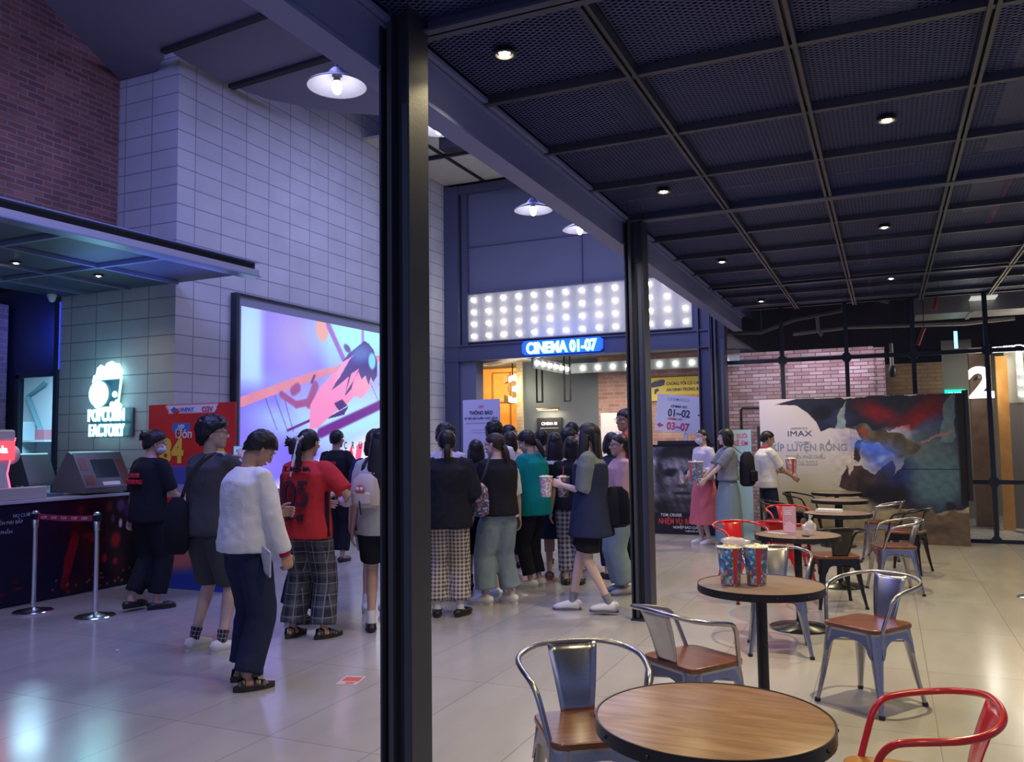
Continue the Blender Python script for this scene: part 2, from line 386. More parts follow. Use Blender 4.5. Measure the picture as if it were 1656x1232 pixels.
# ceiling cloud over the tall hall, its edge curved, and the slots across it
cloud = [(-7.51, 5.43), (-8.37, 7.07), (-7.8, 7.08), (-7.44, 6.89), (-7.21, 6.67), (-7.27, 6.98), (-7.31, 7.70), (-7.29, 7.74), (-7.16, 8.29), (-6.9, 8.68), (-6.62, 9.01), (-6.13, 9.42), (-5.2, 9.75), (-2.2, 10.1), (-2.2, 1), (-5.3, 1)]
struct('ceiling_cloud', MB().prism(cloud, 6.0, 6.12), M_ceil)
def bar2(mb, a, b, w_, z0, z1):
    a = Vector((*a, 0)); b = Vector((*b, 0)); d = (b-a).normalized(); n = Vector((-d.y, d.x, 0))*w_/2
    mb.prism([(p.x, p.y) for p in (a+n, b+n, b-n, a-n)], z0, z1); return mb
M_slot = mat('black_slot', (.012, .012, .016), .8)
mb = MB()
bar2(mb, (-7.28, 6.72), (-4.2, 6.45), .07, 5.955, 6.0); bar2(mb, (-7.27, 7.78), (-3.8, 7.5), .09, 5.955, 6.0); bar2(mb, (-5.3, 4.6), (-4.95, 8.2), .30, 5.93, 6.0)
struct('trim_1', mb, M_slot)
struct('ceiling_far', MB().box(-7.44, -2.2, 10.9, 13.6, 6.35, 6.4), M_beige)
mb = MB()
for x in (-6.6, -5.2, -3.8): mb.box(x-.02, x+.02, 10.9, 13.6, 6.31, 6.35)
mb.box(-6.0, -2.2, 10.8, 11.05, 5.95, 6.4).box(-7.44, -2.2, 12.0, 12.06, 6.29, 6.35)
struct('trim_2', mb, M_slot)
# the girder and the columns
t = MB(); gx0, gx1 = -2.13, -2.05
t.box(gx0, gx1, -2.5, 13.6, 3.26, 3.46).box(gx0-.05, gx1+.012, -2.5, 13.6, 3.24, 3.262).box(gx0-.05, gx1+.05, -2.5, 13.6, 3.475, 3.497).box(gx0, gx1+.02, -2.5, 13.6, 3.452, 3.468)
struct('trim_girder', t, M_girder)
struct('trim_hall_blocker', MB().box(-2.125, -2.095, -2.5, 13.3, 3.497, 4.5), M_void)  # unseen dark panel added to block the lit hall behind the mesh
def column(x0, x1, y0, y1, z1, name='column'):
    t = MB(); f = .011; w_ = x1-x0; d = y1-y0
    t.box(x0, x0+f, y0, y1, 0, z1).box(x1-f, x1, y0, y1, 0, z1).box(x0+f, x1-f, y0+d*.45, y0+d*.52, 0, z1)
    o = struct(name, t, M_steel)
    s = MB(); s.box(x0+w_*.18, x0+w_*.34, y0+.018, y0+d*.45, .02, z1-.02).box(x1-w_*.36, x1-f, y0+.03, y0+d*.45, .02, 3.08)
    struct('trim_column', s, M_steel2, bevel=.002)
    struct('trim_column', MB().box(x0-.01, x1+.01, y0-.01, y1+.01, 0, .012), M_steel)
column(-2.049, -1.89, 3.13, 3.30, 3.60)
column(-2.045, -1.875, 7.0, 7.18, 3.60)
column(-2.45, -2.24, 13.09, 13.3, 3.62)
# steel grid ceiling with expanded-metal sheets
mb = MB(); XR = (-1.15, -.35, .52, 1.37, 2.22)
for x in XR: mb.box(x-.028, x-.008, -1, 13.09, ZC-.045, ZC).box(x+.008, x+.028, -1, 13.09, ZC-.045, ZC).box(x-.028, x+.028, -1, 13.09, ZC, ZC+.012)
for y in (1.5, 2.4, 4.2, 5.13, 6.06, 7.95, 8.88, 9.81, 10.74, 11.67, 12.5): mb.box(-2.03, 3.2, y-.02, y+.02, ZC-.035, ZC+.015)
struct('trim_ceiling_rail', mb, M_steel2)
mb = MB()
for y, h in ((3.31, .12), (7.06, .14), (10.9, .1)):
    mb.box(-2.0, 3.2, y-.05, y+.05, ZC-.05, ZC-.038).box(-2.0, 3.2, y-.006, y+.006, ZC-.05, ZC+h).box(-2.0, 3.2, y-.05, y+.05, ZC+h, ZC+h+.012)
struct('trim_ceiling_beam', mb, mat('blue_beam', (.07, .08, .14), .4, .2))
ys = [1.5, 2.4, 3.31, 4.2, 5.13, 6.06, 7.06, 7.95, 8.88, 9.81, 10.74, 11.67, 12.5, 13.09]; xs = [-2.03] + list(XR) + [3.1]
mb = MB()
for a, b in zip(xs[:-1], xs[1:]):
    for c, d in zip(ys[:-1], ys[1:]): mb.box(a+.03, b-.03, c+.02, d-.02, ZC+.016, ZC+.0165)
struct('ceiling_mesh', mb, M_mesh)
# services seen through the mesh
def pipe(name, label, pts, r, m, cat='pipe', group=None): return tag(MB().tube(pts, r, 12).build(name, m, smooth=True), label, cat, group)
M_pipe = mat('grey_pipe', (.16, .15, .17), .5); M_rpipe = mat('red_sprinkler_pipe', (.45, .06, .04), .45); M_galv = mat('galvanised_duct', (.42, .42, .42), .4, .5, var=.15, vscale=3)
pipe('sprinkler_pipe', 'red sprinkler pipe above the mesh ceiling at the right', [(1.15, .5, 3.95), (1.15, 11, 3.95)], .035, M_rpipe)
tag(MB().box(.80, 1.07, 1, 9.5, 3.8, 4.1).build('cable_tray', M_pipe), 'grey cable tray above the mesh ceiling beside the red pipe', 'cable tray')
tag(MB().box(-.2, .25, 1.2, 5.2, 4.0, 4.3).build('air_duct', mat('dark_duct', (.08, .08, .10), .6)), 'dark rectangular air duct above the nearest mesh panels', 'duct')
# ------------------------------------------------------------------ downlights of the mesh ceiling
def downlight(loc, label, group, e=26, col=(1, .82, .46), r=.042):
    t = thing('downlight', label, 'downlight', loc, 0, group)
    MB().lathe([(r+.016, .012), (r+.018, 0), (r+.004, -.004), (r, .008), (r, .03), (0, .03)], n=20).build('trim_ring', M_black, t, smooth=True)
    MB().lathe([(r*.72, .012), (r*.5, -.004), (0, -.010)], n=16).build('lens', E_spot, t, smooth=True)
    light('lamp_light', 'SPOT', (0, 0, -.03), e, col, t, spot_size=math.radians(128), spot_blend=.75, shadow_soft_size=.022)
    return t
DL = [(-1.68, 3.71, 'nearest the black column'), (.08, 5.54, 'above the silver chair on the right'), (-1.53, 6.39, 'just before the second column'), (.06, 8.45, 'in the middle of the right-hand row'),
      (-1.59, 9.29, 'beyond the second column beside the marquee lights'), (.13, 11.29, 'farthest of the right-hand row'), (-1.57, 12.3, 'farthest of the left-hand row, over the film banner')]
for i, (x, y, s) in enumerate(DL): downlight((x, y, ZC-.012), 'small recessed ceiling downlight '+s, 'downlights in the mesh ceiling', (190 if i == 1 else 120) if i in (1, 3) else (100 if i > 4 else 55))
# unseen spots added outside the frame to light the tables
for x, y in ((-.9, .6), (.05, 2.3), (1.9, 4.2), (1.9, 8)): light('fill_spot', 'SPOT', (x, y, 3.45), 42, (1, .82, .46), spot_size=math.radians(128), spot_blend=.75, shadow_soft_size=.022)
# ------------------------------------------------------------------ pendant dish lamps on the girder
def dish_lamp(loc, label, e=4):
    t = thing('dish_lamp', label, 'lamp', loc, 0, 'dish lamps along the girder')
    MB().lathe([(.03, .10), (.045, .085), (.06, .06), (.12, .03), (.168, .004), (.172, -.002), (.166, -.004), (.118, .022), (.06, .05), (.03, .06), (.028, .09)], n=36).build('lamp_shade', mat('blue_white_enamel', (.11, .12, .22), .35), t, smooth=True)
    MB().ell((0, 0, -.005), (.028, .028, .045)).build('bulb', E_warm, t, smooth=True)
    MB().lathe([(.02, .05), (.02, .02), (.016, .018)], n=12).build('socket', M_black, t)
    MB().tube([(0, 0, .10), (0, 0, .18), (.04, 0, .22), (.2, .0, .22), (-2.11-loc[0], 0, .22)], .009, 8).build('arm', mat('arm_paint', (.12, .13, .22), .4), t, smooth=True)
    light('lamp_light', 'POINT', (0, 0, -.06), e, (1, .88, .66), t, shadow_soft_size=.05)
    return t
dish_lamp((-2.77, 3.80, 3.57), 'lit dish lamp nearest the camera, left of the tall black column')
dish_lamp((-2.62, 4.72, 3.62), 'dish lamp mostly hidden behind the tall black column')
dish_lamp((-2.75, 6.64, 3.56), 'lit dish lamp hanging clear above the cinema marquee, left of the girder')
dish_lamp((-2.64, 7.55, 3.58), 'lit dish lamp half tucked under the girder')

# ------------------------------------------------------------------ the cinema facade
M_fac = mat('facade_panel', (.13, .145, .21), .65, var=.06, vscale=1.2); M_facs = mat('facade_steel', (.075, .085, .14), .45, .2)
t = MB()
t.box(-7.43, -7.14, YF-.06, YF+.2, 0, 6.3).box(-7.10, -6.98, YF, YF+.2, 3.28, 6.25)
t.box(-7.2, -2.3, YF-.04, YF+.2, 6.15, 6.3)
t.box(-2.84, -2.76, YF, YF+.2, 3.28, 4.6)
t.box(-2.74, -2.72, YF-.12, YF+.1, 0, 4.4).box(-2.56, -2.54, YF-.12, YF+.1, 0, 4.4).box(-2.72, -2.56, YF-.03, YF-.01, 0, 4.4)
struct('trim_facade', t, M_facs)
t = MB().box(-7.14, -2.54, YF-.05, YF+.04, 3.02, 3.28).box(-7.14, -2.54, YF-.10, YF+.06, 3.275, 3.30).box(-7.14, -2.54, YF-.10, YF+.06, 3.0, 3.02).box(-7.43, -7.14, YF-.08, YF-.055, 3.27, 3.29).box(-7.43, -7.14, YF-.08, YF-.055, 3.0, 3.02)
struct('trim_lintel', t, M_facs)
struct('wall_facade', MB().box(-7.2, -2.3, YF+.08, YF+.16, 3.28, 6.2).box(-7.14, -6.82, YF, YF+.3, 0, 3.02), M_fac)
struct('trim_3', MB().box(-7.0, -2.3, YF+.05, YF+.082, 5.13, 5.15).box(-4.76, -4.74, YF+.05, YF+.082, 4.28, 6.15), M_facs)
# bulb panel
t = thing('bulb_marquee', 'lit white mesh panel with rows of round bulbs above the blue cinema sign', 'marquee', (-6.97, YF+.0, 3.36))
MB().box(0, 4.13, .03, .06, 0, .88).build('backing', mat('marquee_white', (.36, .37, .37), .6), t)
MB().box(0, 4.13, 0.02, .0205, 0, .88).build('mesh_sheet', meshmat('marquee_mesh', (.7, .7, .7), .03, .03, .2), t)
MB().box(-.02, 0, -.01, .06, -.01, .9).box(4.13, 4.15, -.01, .06, -.01, .9).box(0, 4.13, -.01, .06, .88, .9).box(0, 4.13, -.01, .06, -.02, 0).build('frame', M_facs, t)
bulbm = MB().ell((0, 0, 0), (.036, .036, .036), 10, 8).lathe([(.02, .0), (.02, .0)], n=4)
b0 = None
for i in range(14):
    for j in range(4):
        x = .11+i*.301; z = .10+j*.225
        if b0 is None: b0 = MB().ell((0, 0, 0), (.036, .036, .036), 10, 8).build('bulb', E_white, t, smooth=True); b = b0
        else: b = b0.copy(); COL.objects.link(b); b.parent = t
        b.location = (x, -.025, z)
        if i == 13 and j == 2: b.scale = (.75,)*3
for x in (.6, 1.6, 2.6, 3.6): light('marquee_glow', 'POINT', (x, -.35, .44), 1.3, (1, .95, .84), t, shadow_soft_size=.3)
# blue-lit sign CINEMA 01-07
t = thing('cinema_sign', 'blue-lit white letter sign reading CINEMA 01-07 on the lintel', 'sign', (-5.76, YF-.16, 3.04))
MB().prism([(-.03, .0), (1.36, 0), (1.42, .05), (1.42, .20), (1.36, .25), (-.03, .25), (-.08, .20), (-.08, .05)], .03, .06, 'y').build('backing', emis('blue_halo_plate', (.01, .09, 1), .9), t)  # glowing plate stands in for the blue halo around the letters
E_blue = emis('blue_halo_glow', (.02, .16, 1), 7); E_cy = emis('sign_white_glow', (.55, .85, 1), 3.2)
text('CINEMA 01-07', .27, E_cy, t, (.03, -.035, .02), bold=.02, ext=.008, width=.76)
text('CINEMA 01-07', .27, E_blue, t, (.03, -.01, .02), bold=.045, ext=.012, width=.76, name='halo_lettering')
light('sign_glow', 'AREA', (.66, -.12, .12), 5, (.05, .2, 1), t, target=(.66, 1, .12), shape='RECTANGLE', size=1.3, size_y=.2)
# lobby behind the opening
YL = 16.2
struct('ceiling_lobby', MB().box(-9.5, -2.3, 13.82, 22, 3.2, 3.25), mat('lobby_ceiling', (.16, .17, .2), .7))
def bulb_strip(name, label, pts, loc, boxes, m):
    t = thing(name, label, 'marquee strip', loc)
    mb = MB()
    for b in boxes: mb.box(*b)
    mb.build('fascia', m, t); o = None
    for p in pts:
        if o is None: o = MB().ell((0, 0, 0), (.04, .04, .04), 10, 8).build('bulb', E_white, t, smooth=True); q = o
        else: q = o.copy(); COL.objects.link(q); q.parent = t
        q.location = p
    return t
M_str = mat('strip_fascia', (.40, .45, .48), .5)
bulb_strip('marquee_strip', 'bulb-lit fascia running back into the lobby under the blue sign', [(.03, y, .1) for y in (.05, .36, .67, .98, 1.29, 1.60)], (-5.76, 13.9, 2.84), [(-.04, 0, -.1, 1.74, 0, .2)], M_str)
bulb_strip('marquee_strip', 'bulb-lit fascia across the lobby above the brick wall', [(.25+i*.31, -.03, .1) for i in range(10)], (-5.72, 15.66, 2.86), [(0, 3.3, 0, .05, 0, .2)], M_str)
struct('trim_scroll', MB().prism([(-6.9, 2.98), (-6.6, 3.0), (-6.2, 3.06), (-5.8, 3.0), (-5.8, 3.1), (-6.2, 3.14), (-6.9, 3.1)], 13.9, 14.3, 'y'), M_str)
struct('wall_lobby_grey', MB().box(-7.0, -5.33, YL, YL+.2, 0, 3.2), mat('lobby_grey_wall', (.13, .155, .19), .6, var=.06))
struct('wall_lobby_brick', MB().box(-5.33, -2.5, YL-.02, YL+.2, 0, 3.2), M_brick3)
struct('wall_lobby_pier', MB().box(-7.14, -7.0, YL-.05, YL+.15, 0, 3.2), tiled('warm_brick', (.62, .48, .30), (.7, .56, .36), (.5, .42, .3), .14, .075, .008))
M_or = wood('orange_wood', (.55, .25, .06), (.72, .36, .10), 3, .45, stretch=.3)
mb = MB().box(-8.6, -7.14, 17.4, 17.5, 0, 3.2)
struct('wall_lobby_wood', mb, M_or)
mb = MB()
for x in (-8.3, -7.85, -7.35): mb.box(x-.02, x+.02, 17.375, 17.4, 1.75, 3.1)
for z in (1.75, 2.42, 3.1): mb.box(-8.3, -7.35, 17.375, 17.4, z-.02, z+.02)
mb.box(-7.95, -7.9, 17.36, 17.4, 0, 1.62).box(-7.42, -7.37, 17.36, 17.4, 0, 1.62).box(-7.95, -7.37, 17.36, 17.4, 1.58, 1.63)
struct('door_2', mb, mat('dark_orange_wood', (.30, .13, .03), .5))
tag(MB().box(-8.2, -7.98, 16.2, 16.5, 1.35, 1.72).box(-8.12, -8.06, 16.3, 16.4, 0, 1.35).build('monitor_stand', M_black), 'small black monitor on a post in front of the orange doors', 'monitor')
light('wood_light', 'AREA', (-7.9, 16.2, 3.1), 40, (1, .68, .30), target=(-7.9, 17.4, 1.4), size=.6)
light('pier_light', 'POINT', (-6.75, 15.7, 2.5), 9, (1, .9, .6), shadow_soft_size=.1)
# number marquee
t = thing('number_sign', 'bulb-studded illuminated figure 3 beside the orange doors', 'sign', (-7.42, 16.3, 2.36))
text('3', .80, emis('number_glow', (1, .88, .58), 3.), t, (0, 0, 0), bold=.02, ext=.03, name='figure')
text('3', .80, mat('sign_casing', (.1, .06, .03), .5), t, (-.10, .04, .0), bold=.04, ext=.05, name='casing')
pts = [(.1, .52), (.2, .57), (.32, .55), (.4, .47), (.38, .36), (.28, .31), (.38, .24), (.43, .14), (.36, .04), (.24, .0), (.12, .03)]
o = None
for x, z in pts:
    q = MB().ell((x, -.05, z), (.03, .03, .03), 8, 6).build('bulb', E_white, t, smooth=True)
MB().box(.1, .12, .02, .04, .5, .84).box(.36, .38, .02, .04, .5, .84).build('hanger', M_black, t)
light('number_light', 'POINT', (.2, -.25, .3), 8, (1, .8, .45), t, shadow_soft_size=.15)
# picture light and CINEMA 03 plaque
t = thing('cinema_plaque', 'black plaque reading CINEMA 03 under the picture light', 'sign', (-6.68, YL-.04, 1.45))
MB().box(0, .55, 0, .03, 0, .55).build('plate', M_darkprint, t)
text('CINEMA 03', .085, emis('plaque_white', (.9, .95, 1), .9), t, (.275, -.005, .40), align='CENTER', bold=.02, width=.85)
MB().box(.07, .48, -.004, 0, .33, .338).build('rule_line', M_white, t)
t = thing('picture_light', 'brass picture light over the black CINEMA 03 plaque', 'lamp', (-6.68, YL-.18, 2.18))
MB().tube([(.05, 0, 0), (.55, 0, 0)], .022, 10).build('tube', mat('brass', (.6, .35, .15), .3, .9), t, smooth=True)
MB().tube([(.3, 0, 0), (.3, .16, .03)], .01, 8).build('arm', M_black, t)
MB().box(.08, .52, -.01, .012, -.026, -.018).build('diffuser', emis('picture_light_glow', (1, .75, .4), 6), t)
light('picture_glow', 'AREA', (.3, 0, -.04), 3, (1, .8, .5), t, target=(.3, .1, -1), shape='RECTANGLE', size=.4, size_y=.05)
# black ceiling tracks hanging in the lobby
for a, s in ((-6.34, 'left'), (-5.75, 'right')):
    tag(MB().box(a, a+.025, 15.3, 15.33, 2.3, 3.2).box(a+.12, a+.145, 15.3, 15.33, 2.3, 3.2).box(a, a+.145, 15.3, 15.33, 2.28, 2.31).build('hanging_bracket', M_black), 'thin black bracket hanging before the grey lobby wall, the '+s+' one', 'bracket')

# ------------------------------------------------------------------ right: steel grid screen, walls behind it
mb = MB(); yg = 13.65
PX = (-1.45, -.51, .41, 1.36, 2.31)
for x in PX: mb.box(x-.03, x+.03, yg-.03, yg+.03, 0, 3.66)
for z in (2.74, 3.6, .02): mb.box(-2.35, 3.2, yg-.028, yg+.028, z-.03, z+.03)
mb.box(.95, 3.2, yg-.028, yg+.028, .83, .89)
for x in PX:
    for z in (2.74, .86, 0.02):
        if z == .86 and x < 1: continue
        mb.prism([(x-.09, z), (x-.05, z+.055), (x, z+.1), (x+.05, z+.055), (x+.09, z), (x+.05, z-.055), (x, z-.1 if z > .5 else z-.01), (x-.05, z-.055 if z > .5 else z-.01)], yg-.035, yg+.035, 'y')
tag(mb.build('grid_screen', mat('dark_blue_frame_paint', (.022, .03, .055), .4, .2)), 'dark steel grid screen standing behind the film banner', 'screen frame')
mb = MB()
for a, b in zip((-2.35,)+PX, PX+(3.2,)):
    for c, d in ((.05, 2.71), (2.77, 3.57)): mb.box(a+.03, b-.03, yg, yg+.0005, c, d)
o = mb.build('mesh_infill', M_mesh2, [x for x in COL.objects if x.name == 'grid_screen'][0])
struct('wall_far_brick', MB().box(-2.74, -.16, 16, 16.2, 0, 3.12), M_brick2)
struct('wall_far_brick_end', MB().box(-.16, .02, 16.05, 17.4, 0, 3.1), M_brick2)
struct('wall_rear_brick', MB().box(-.1, 1.0, 17.5, 17.7, 0, 2.9), tiled('brown_brick', (.30, .20, .11), (.24, .15, .09), (.16, .12, .09), .25, .075, .01))
struct('wall_rear_grey', MB().box(1.0, 1.5, 17.5, 17.7, 0, 3.3).box(1.2, 5, 18.6, 18.7, 0, 3.2), mat('rear_grey', (.20, .20, .18), .7))
t = thing('exit_sign', 'small green glowing exit sign above the dark end of the banner', 'sign', (1.02, 17.45, 2.20))
MB().box(0, .34, 0, .04, 0, .17).build('sign_box', emis('exit_green', (0, .85, .45), 1.6), t)
text('EXIT', .12, emis('exit_white', (.7, 1, .9), 1.5), t, (.17, -.005, .04), align='CENTER')
# corridor wall at the far right with number 2
struct('wall_corridor', MB().box(1.32, 1.6, 16.0, 16.2, 0, 3.0).box(1.55, 1.6, 15.6, 16.1, 0, 3.0), wood('brown_cladding', (.20, .12, .07), (.30, .19, .12), 4, .6, stretch=.3))
struct('trim_corridor', MB().box(1.66, 1.82, 15.5, 15.6, 0, 2.8), M_or)
struct('wall_corridor_bright', MB().box(1.83, 2.1, 15.9, 16.0, 2.05, 3.0).box(2.12, 4.5, 15.95, 16.0, 0, 3.0), mat('corridor_panel', (.50, .50, .44), .5, var=.2, vscale=5))
struct('wall_corridor_dark', MB().box(1.83, 2.1, 15.85, 15.95, 0, 2.05).box(2.14, 2.4, 15.85, 15.95, 0, 2.0), mat('corridor_grey', (.14, .13, .13), .4))
t = thing('number_sign', 'white illuminated figure 2 behind the grid screen at the far right', 'sign', (1.24, 15.3, 2.14))
text('2', .68, emis('number_white', (1, .95, .85), 5), t, (0, 0, 0), bold=.03, ext=.03, name='figure', width=1.05)
MB().box(.14, .18, .02, .72, .3, .34).build('bracket', M_black, t)
light('number_light', 'POINT', (.2, -.3, .25), 6, (1, .93, .8), t, shadow_soft_size=.15)
bulb_strip('marquee_strip', 'column of bright bulbs beside the figure 2 at the right edge', [(.0, -.02, z) for z in (.08, .26, .44, .62, .80)], (2.03, 15.8, 2.1), [(-.05, .05, 0, .03, 0, .9)], M_str)
bulb_strip('marquee_strip', 'short bright bulb row above the figure 2', [(x, -.02, .05) for x in (0, .13, .26, .39)], (1.70, 15.8, 2.88), [(-.05, .45, 0, .03, 0, .1)], M_str)
def hang(o, pts):
    mb = MB()
    for x, y, z in pts: mb.box(x-.006-o.location.x, x+.006-o.location.x, y-.006-o.location.y, y+.006-o.location.y, z-o.location.z, 4.9-o.location.z)
    mb.build('hanger_rod', M_black, o)
# black lines and pale floor of the corridor
struct('trim_floor_mark', MB().prism([(1.75, 15.4), (1.98, 14.75), (3.4, 14.75), (3.4, 14.85), (2.05, 14.85), (1.85, 15.45)], .001, .004).prism([(1.9, 14.25), (2.0, 14.25), (2.6, 13.9), (2.5, 13.9)], .001, .004), M_darkprint)
# ducts and pipes in the dark bay behind the grid screen
tag(MB().box(.5, 1.25, 14.6, 15.4, 3.44, 3.95).box(1.30, 2.3, 14.6, 15.4, 3.44, 3.98).box(1.25, 1.30, 14.57, 15.43, 3.42, 4.0).build('air_duct', M_galv), 'galvanised air duct behind the grid screen at the right', 'duct')
tag(MB().lathe([(.30, 0), (.30, .5)], (0, 0, 0), 20).build('air_duct', M_galv, loc=(2.6, 15, 3.4)), 'round galvanised duct stub at the right edge', 'duct')
GP = 'pipes in the dark bay behind the grid screen'
hang(pipe('service_pipe', 'long pale pipe rising to the right above the far brick wall', [(-2.6, 14.8, 3.36), (-1.9, 14.8, 3.34), (-1.35, 14.8, 3.52), (-.6, 14.8, 3.62), (-.55, 14.8, 3.95)], .03, M_pipe, group=GP), [(-1.9, 14.8, 3.34), (-.6, 14.8, 3.6)])
hang(pipe('service_pipe', 'low pale pipe just above the far brick wall', [(-1.4, 15, 3.3), (-.5, 15, 3.36), (1.2, 15, 3.30), (1.9, 15, 3.34)], .03, mat('pale_pipe', (.35, .33, .28), .5), group=GP), [(-.5, 15, 3.36), (.35, 15, 3.32)])
hang(pipe('service_pipe', 'upright pipe joining the long and the low pale pipes', [(-1.0, 14.9, 3.6), (-.98, 14.9, 3.32), (-.93, 14.9, 3.24)], .03, MATS['pale_pipe'], group=GP), [(-1.0, 14.9, 3.6)])
hang(pipe('service_pipe', 'upright pale pipe with a dark speaker at its foot', [(.13, 15.5, 3.1), (.13, 15.5, 2.72)], .03, MATS['pale_pipe'], group=GP), [(.13, 15.5, 3.1)])
tag(MB().lathe([(.05, -.06), (.07, 0), (.06, .1), (.03, .14)], n=14).build('speaker', M_black, loc=(.13, 15.5, 2.585), smooth=True), 'black speaker hanging in front of the brown brick wall', 'speaker')
pipe('service_pipe', 'curved flexible pipe hanging by the second grid post', [(-.15, 14.5, 4.9), (-.15, 14.5, 3.95), (-.12, 14.5, 3.8), (0, 14.5, 3.7), (.12, 14.5, 3.66)], .03, M_pipe, group=GP)
for p, s in (([(.82, 14.3, 3.75), (.74, 14.3, 3.47)], 'upper'), ([(.60, 14.5, 3.22), (.50, 14.5, 2.95)], 'lower')):
    hang(pipe('hose', 'short red hose hanging behind the grid screen, the '+s+' one', p, .03, M_rpipe, 'hose'), [p[0]])
hang(tag(MB().box(1.08, 1.13, 15.46, 15.5, 2.96, 3.24).build('status_light', emis('cyan_glow', (.2, .8, 1), 3)), 'small upright cyan light behind the grid screen', 'light'), [(1.1, 15.48, 3.24)])
tag(MB().box(1.25, 1.6, 14.2, 14.6, 3.60, 3.62).build('ceiling_light', emis('panel_glow', (.9, .92, .8), .5)), 'pale square light panel above the grid screen at the right', 'ceiling light')
pipe('handrail', 'black steel rail standing behind the left end of the film banner', [(-2.1, 13.58, 0), (-2.1, 13.58, 1.98), (-2.08, 13.58, 2.0), (-1.7, 13.58, 2.0), (-1.5, 13.58, 2.0)], .02, M_black, 'rail')
tag(MB().box(-1.95, -1.62, 14.2, 14.35, 1.1, 1.72).box(-1.95, -1.9, 14.25, 14.3, 0, 1.1).box(-1.67, -1.62, 14.25, 14.3, 0, 1.1).build('noticeboard', M_black), 'black display panel left of the film banner', 'panel')
# ================================================================== LEFT SIDE: canopy, counter, signs, screen
M_can = mat('canopy_panel', (.055, .065, .10), .45, .1, var=.15, vscale=2); M_canb = mat('canopy_bar', (.20, .24, .36), .4, .2)
mb = MB().prism([(-6.25, 7.02), (-6.55, .3), (-9.36, .3), (-9.36, 7.06), (-7.5, 7.06)], 3.40, 3.46)
struct('ceiling_canopy', mb, M_can)
mb = MB()
for x in (-8.75, -8.05, -7.3): mb.box(x-.02, x+.02, .4, 7.0, 3.365, 3.40)
for y in (5.95, 4.9, 3.85, 2.8): mb.box(-9.3, -6.4, y-.02, y+.02, 3.36, 3.40)
struct('trim_canopy_grid', mb, M_canb)
def skew(x0, x1): return [(x0, 7.05), (x0-.29, .3), (x1-.29, .3), (x1, 7.05)]
struct('trim_canopy_flange', MB().prism(skew(-6.13, -6.30), 3.345, 3.358).prism(skew(-6.15, -6.24), 3.500, 3.512), mat('canopy_flange', (.22, .28, .42), .3, .3))  # bluish colour carries the cyan sign light on the flange underside
struct('trim_canopy_web', MB().prism(skew(-6.22, -6.24), 3.36, 3.50), M_steel)
struct('trim_canopy_fascia', MB().prism(skew(-6.16, -6.18), 3.358, 3.43), mat('fascia_grey', (.30, .30, .32), .5))
for x, y, s in ((-7.90, 5.49, 'nearer the camera'), (-7.74, 6.32, 'nearer the popcorn wall')): downlight((x, y, 3.385), 'small downlight under the dark canopy, '+s, 'downlights under the canopy', 9, (1, .8, .6), .036)
light('canopy_glow', 'AREA', (-6.9, 6.2, 3.30), 2, (.12, .20, 1), target=(-6.9, 6.2, 5), size=1.2)
tag(MB().lathe([(.055, 0), (.055, -.03), (.045, -.035), (.045, -.05), (.03, -.085), (0, -.10)], n=18).build('security_camera', mat('camera_white', (.7, .7, .75), .4), smooth=True, loc=(-9.25, 6.9, 3.40)), 'white dome camera under the canopy above the kitchen door', 'camera')
struct('trim_light_strip', MB().box(-9.375, -9.36, YC-.02, YC-.0, 2.5, 3.35), emis('blue_strip', (.05, .08, 1), 1.5))
light('blue_glow', 'AREA', (-9.5, YC-.05, 2.95), 4, (.08, .12, 1), target=(-10, YC+.1, 2.9), size=.5)
# blue screen edge at the far left
tag(MB().prism([(-10.6, 2.95), (-10.40, 3.05), (-10.42, 2.82), (-10.6, 2.62)], YC-.34, YC-.3, 'y').build('menu_screen', emis('menu_blue', (.05, .25, 1), 1.6)), 'corner of a bright blue menu screen at the left edge', 'screen')
# popcorn factory neon
t = thing('popcorn_sign', 'cyan-white neon popcorn bucket sign reading POPCORN FACTORY', 'sign', (-8.75, YC-.07, 1.66))
E_neon = emis('neon_cyan_white', (.42, .95, 1), 1.5); E_neon2 = emis('neon_cyan', (.10, .70, .95), 1.6)
MB().box(.0, .70, .04, .06, 0, .33).build('backing', mat('acrylic_back', (.05, .10, .14), .3), t)
text('POPCORN', .205, E_neon, t, (0.0, 0, .18), bold=.018, ext=.012, width=.60, spacing=1.06)
text('FACTORY', .205, E_neon, t, (0.02, 0, .0), bold=.018, ext=.012, width=.61, spacing=1.06)
def P(x, z): return (x-150)*.0100, (698-z)*.0071
mb = MB()
cloud_ = [(158, 608), (160, 596), (164, 594), (166, 583), (172, 578), (178, 583), (182, 576), (190, 573), (196, 577), (202, 578), (205, 586), (208, 590), (206, 600), (200, 603), (170, 604), (164, 600)]
mb.prism([P(*p) for p in cloud_], -.02, 0, 'y').build('popcorn_top', E_neon, t)
mb = MB(); c = P(169, 627)
mb.prism([(c[0]+.155*math.cos(a), c[1]+.155*math.sin(a)) for a in np.linspace(0, 2*PI, 29)[:-1]], -.025, -.005, 'y').build('disc', E_neon, t)
mb = MB()
def nl(pts, r=.014): mb.tube([(P(*p)[0], -.01, P(*p)[1]) for p in pts], r, 6)
nl([(206, 600), (201, 650), (170, 652), (163, 648)]); nl([(165, 603), (166, 612)])
for p in ((196, 629), (192, 646), (200, 643), (204, 649), (196, 650)):
    q = P(*p); mb.ell((q[0], -.015, q[1]), (.04, .02, .04), 10, 8)
mb.build('bucket_outline', E_neon, t)
MB().prism([P(*p) for p in ((172, 604), (203, 604), (198, 648), (170, 648))], .0, .012, 'y').build('bucket_face', mat('neon_dark_face', (.03, .07, .10), .3), t)
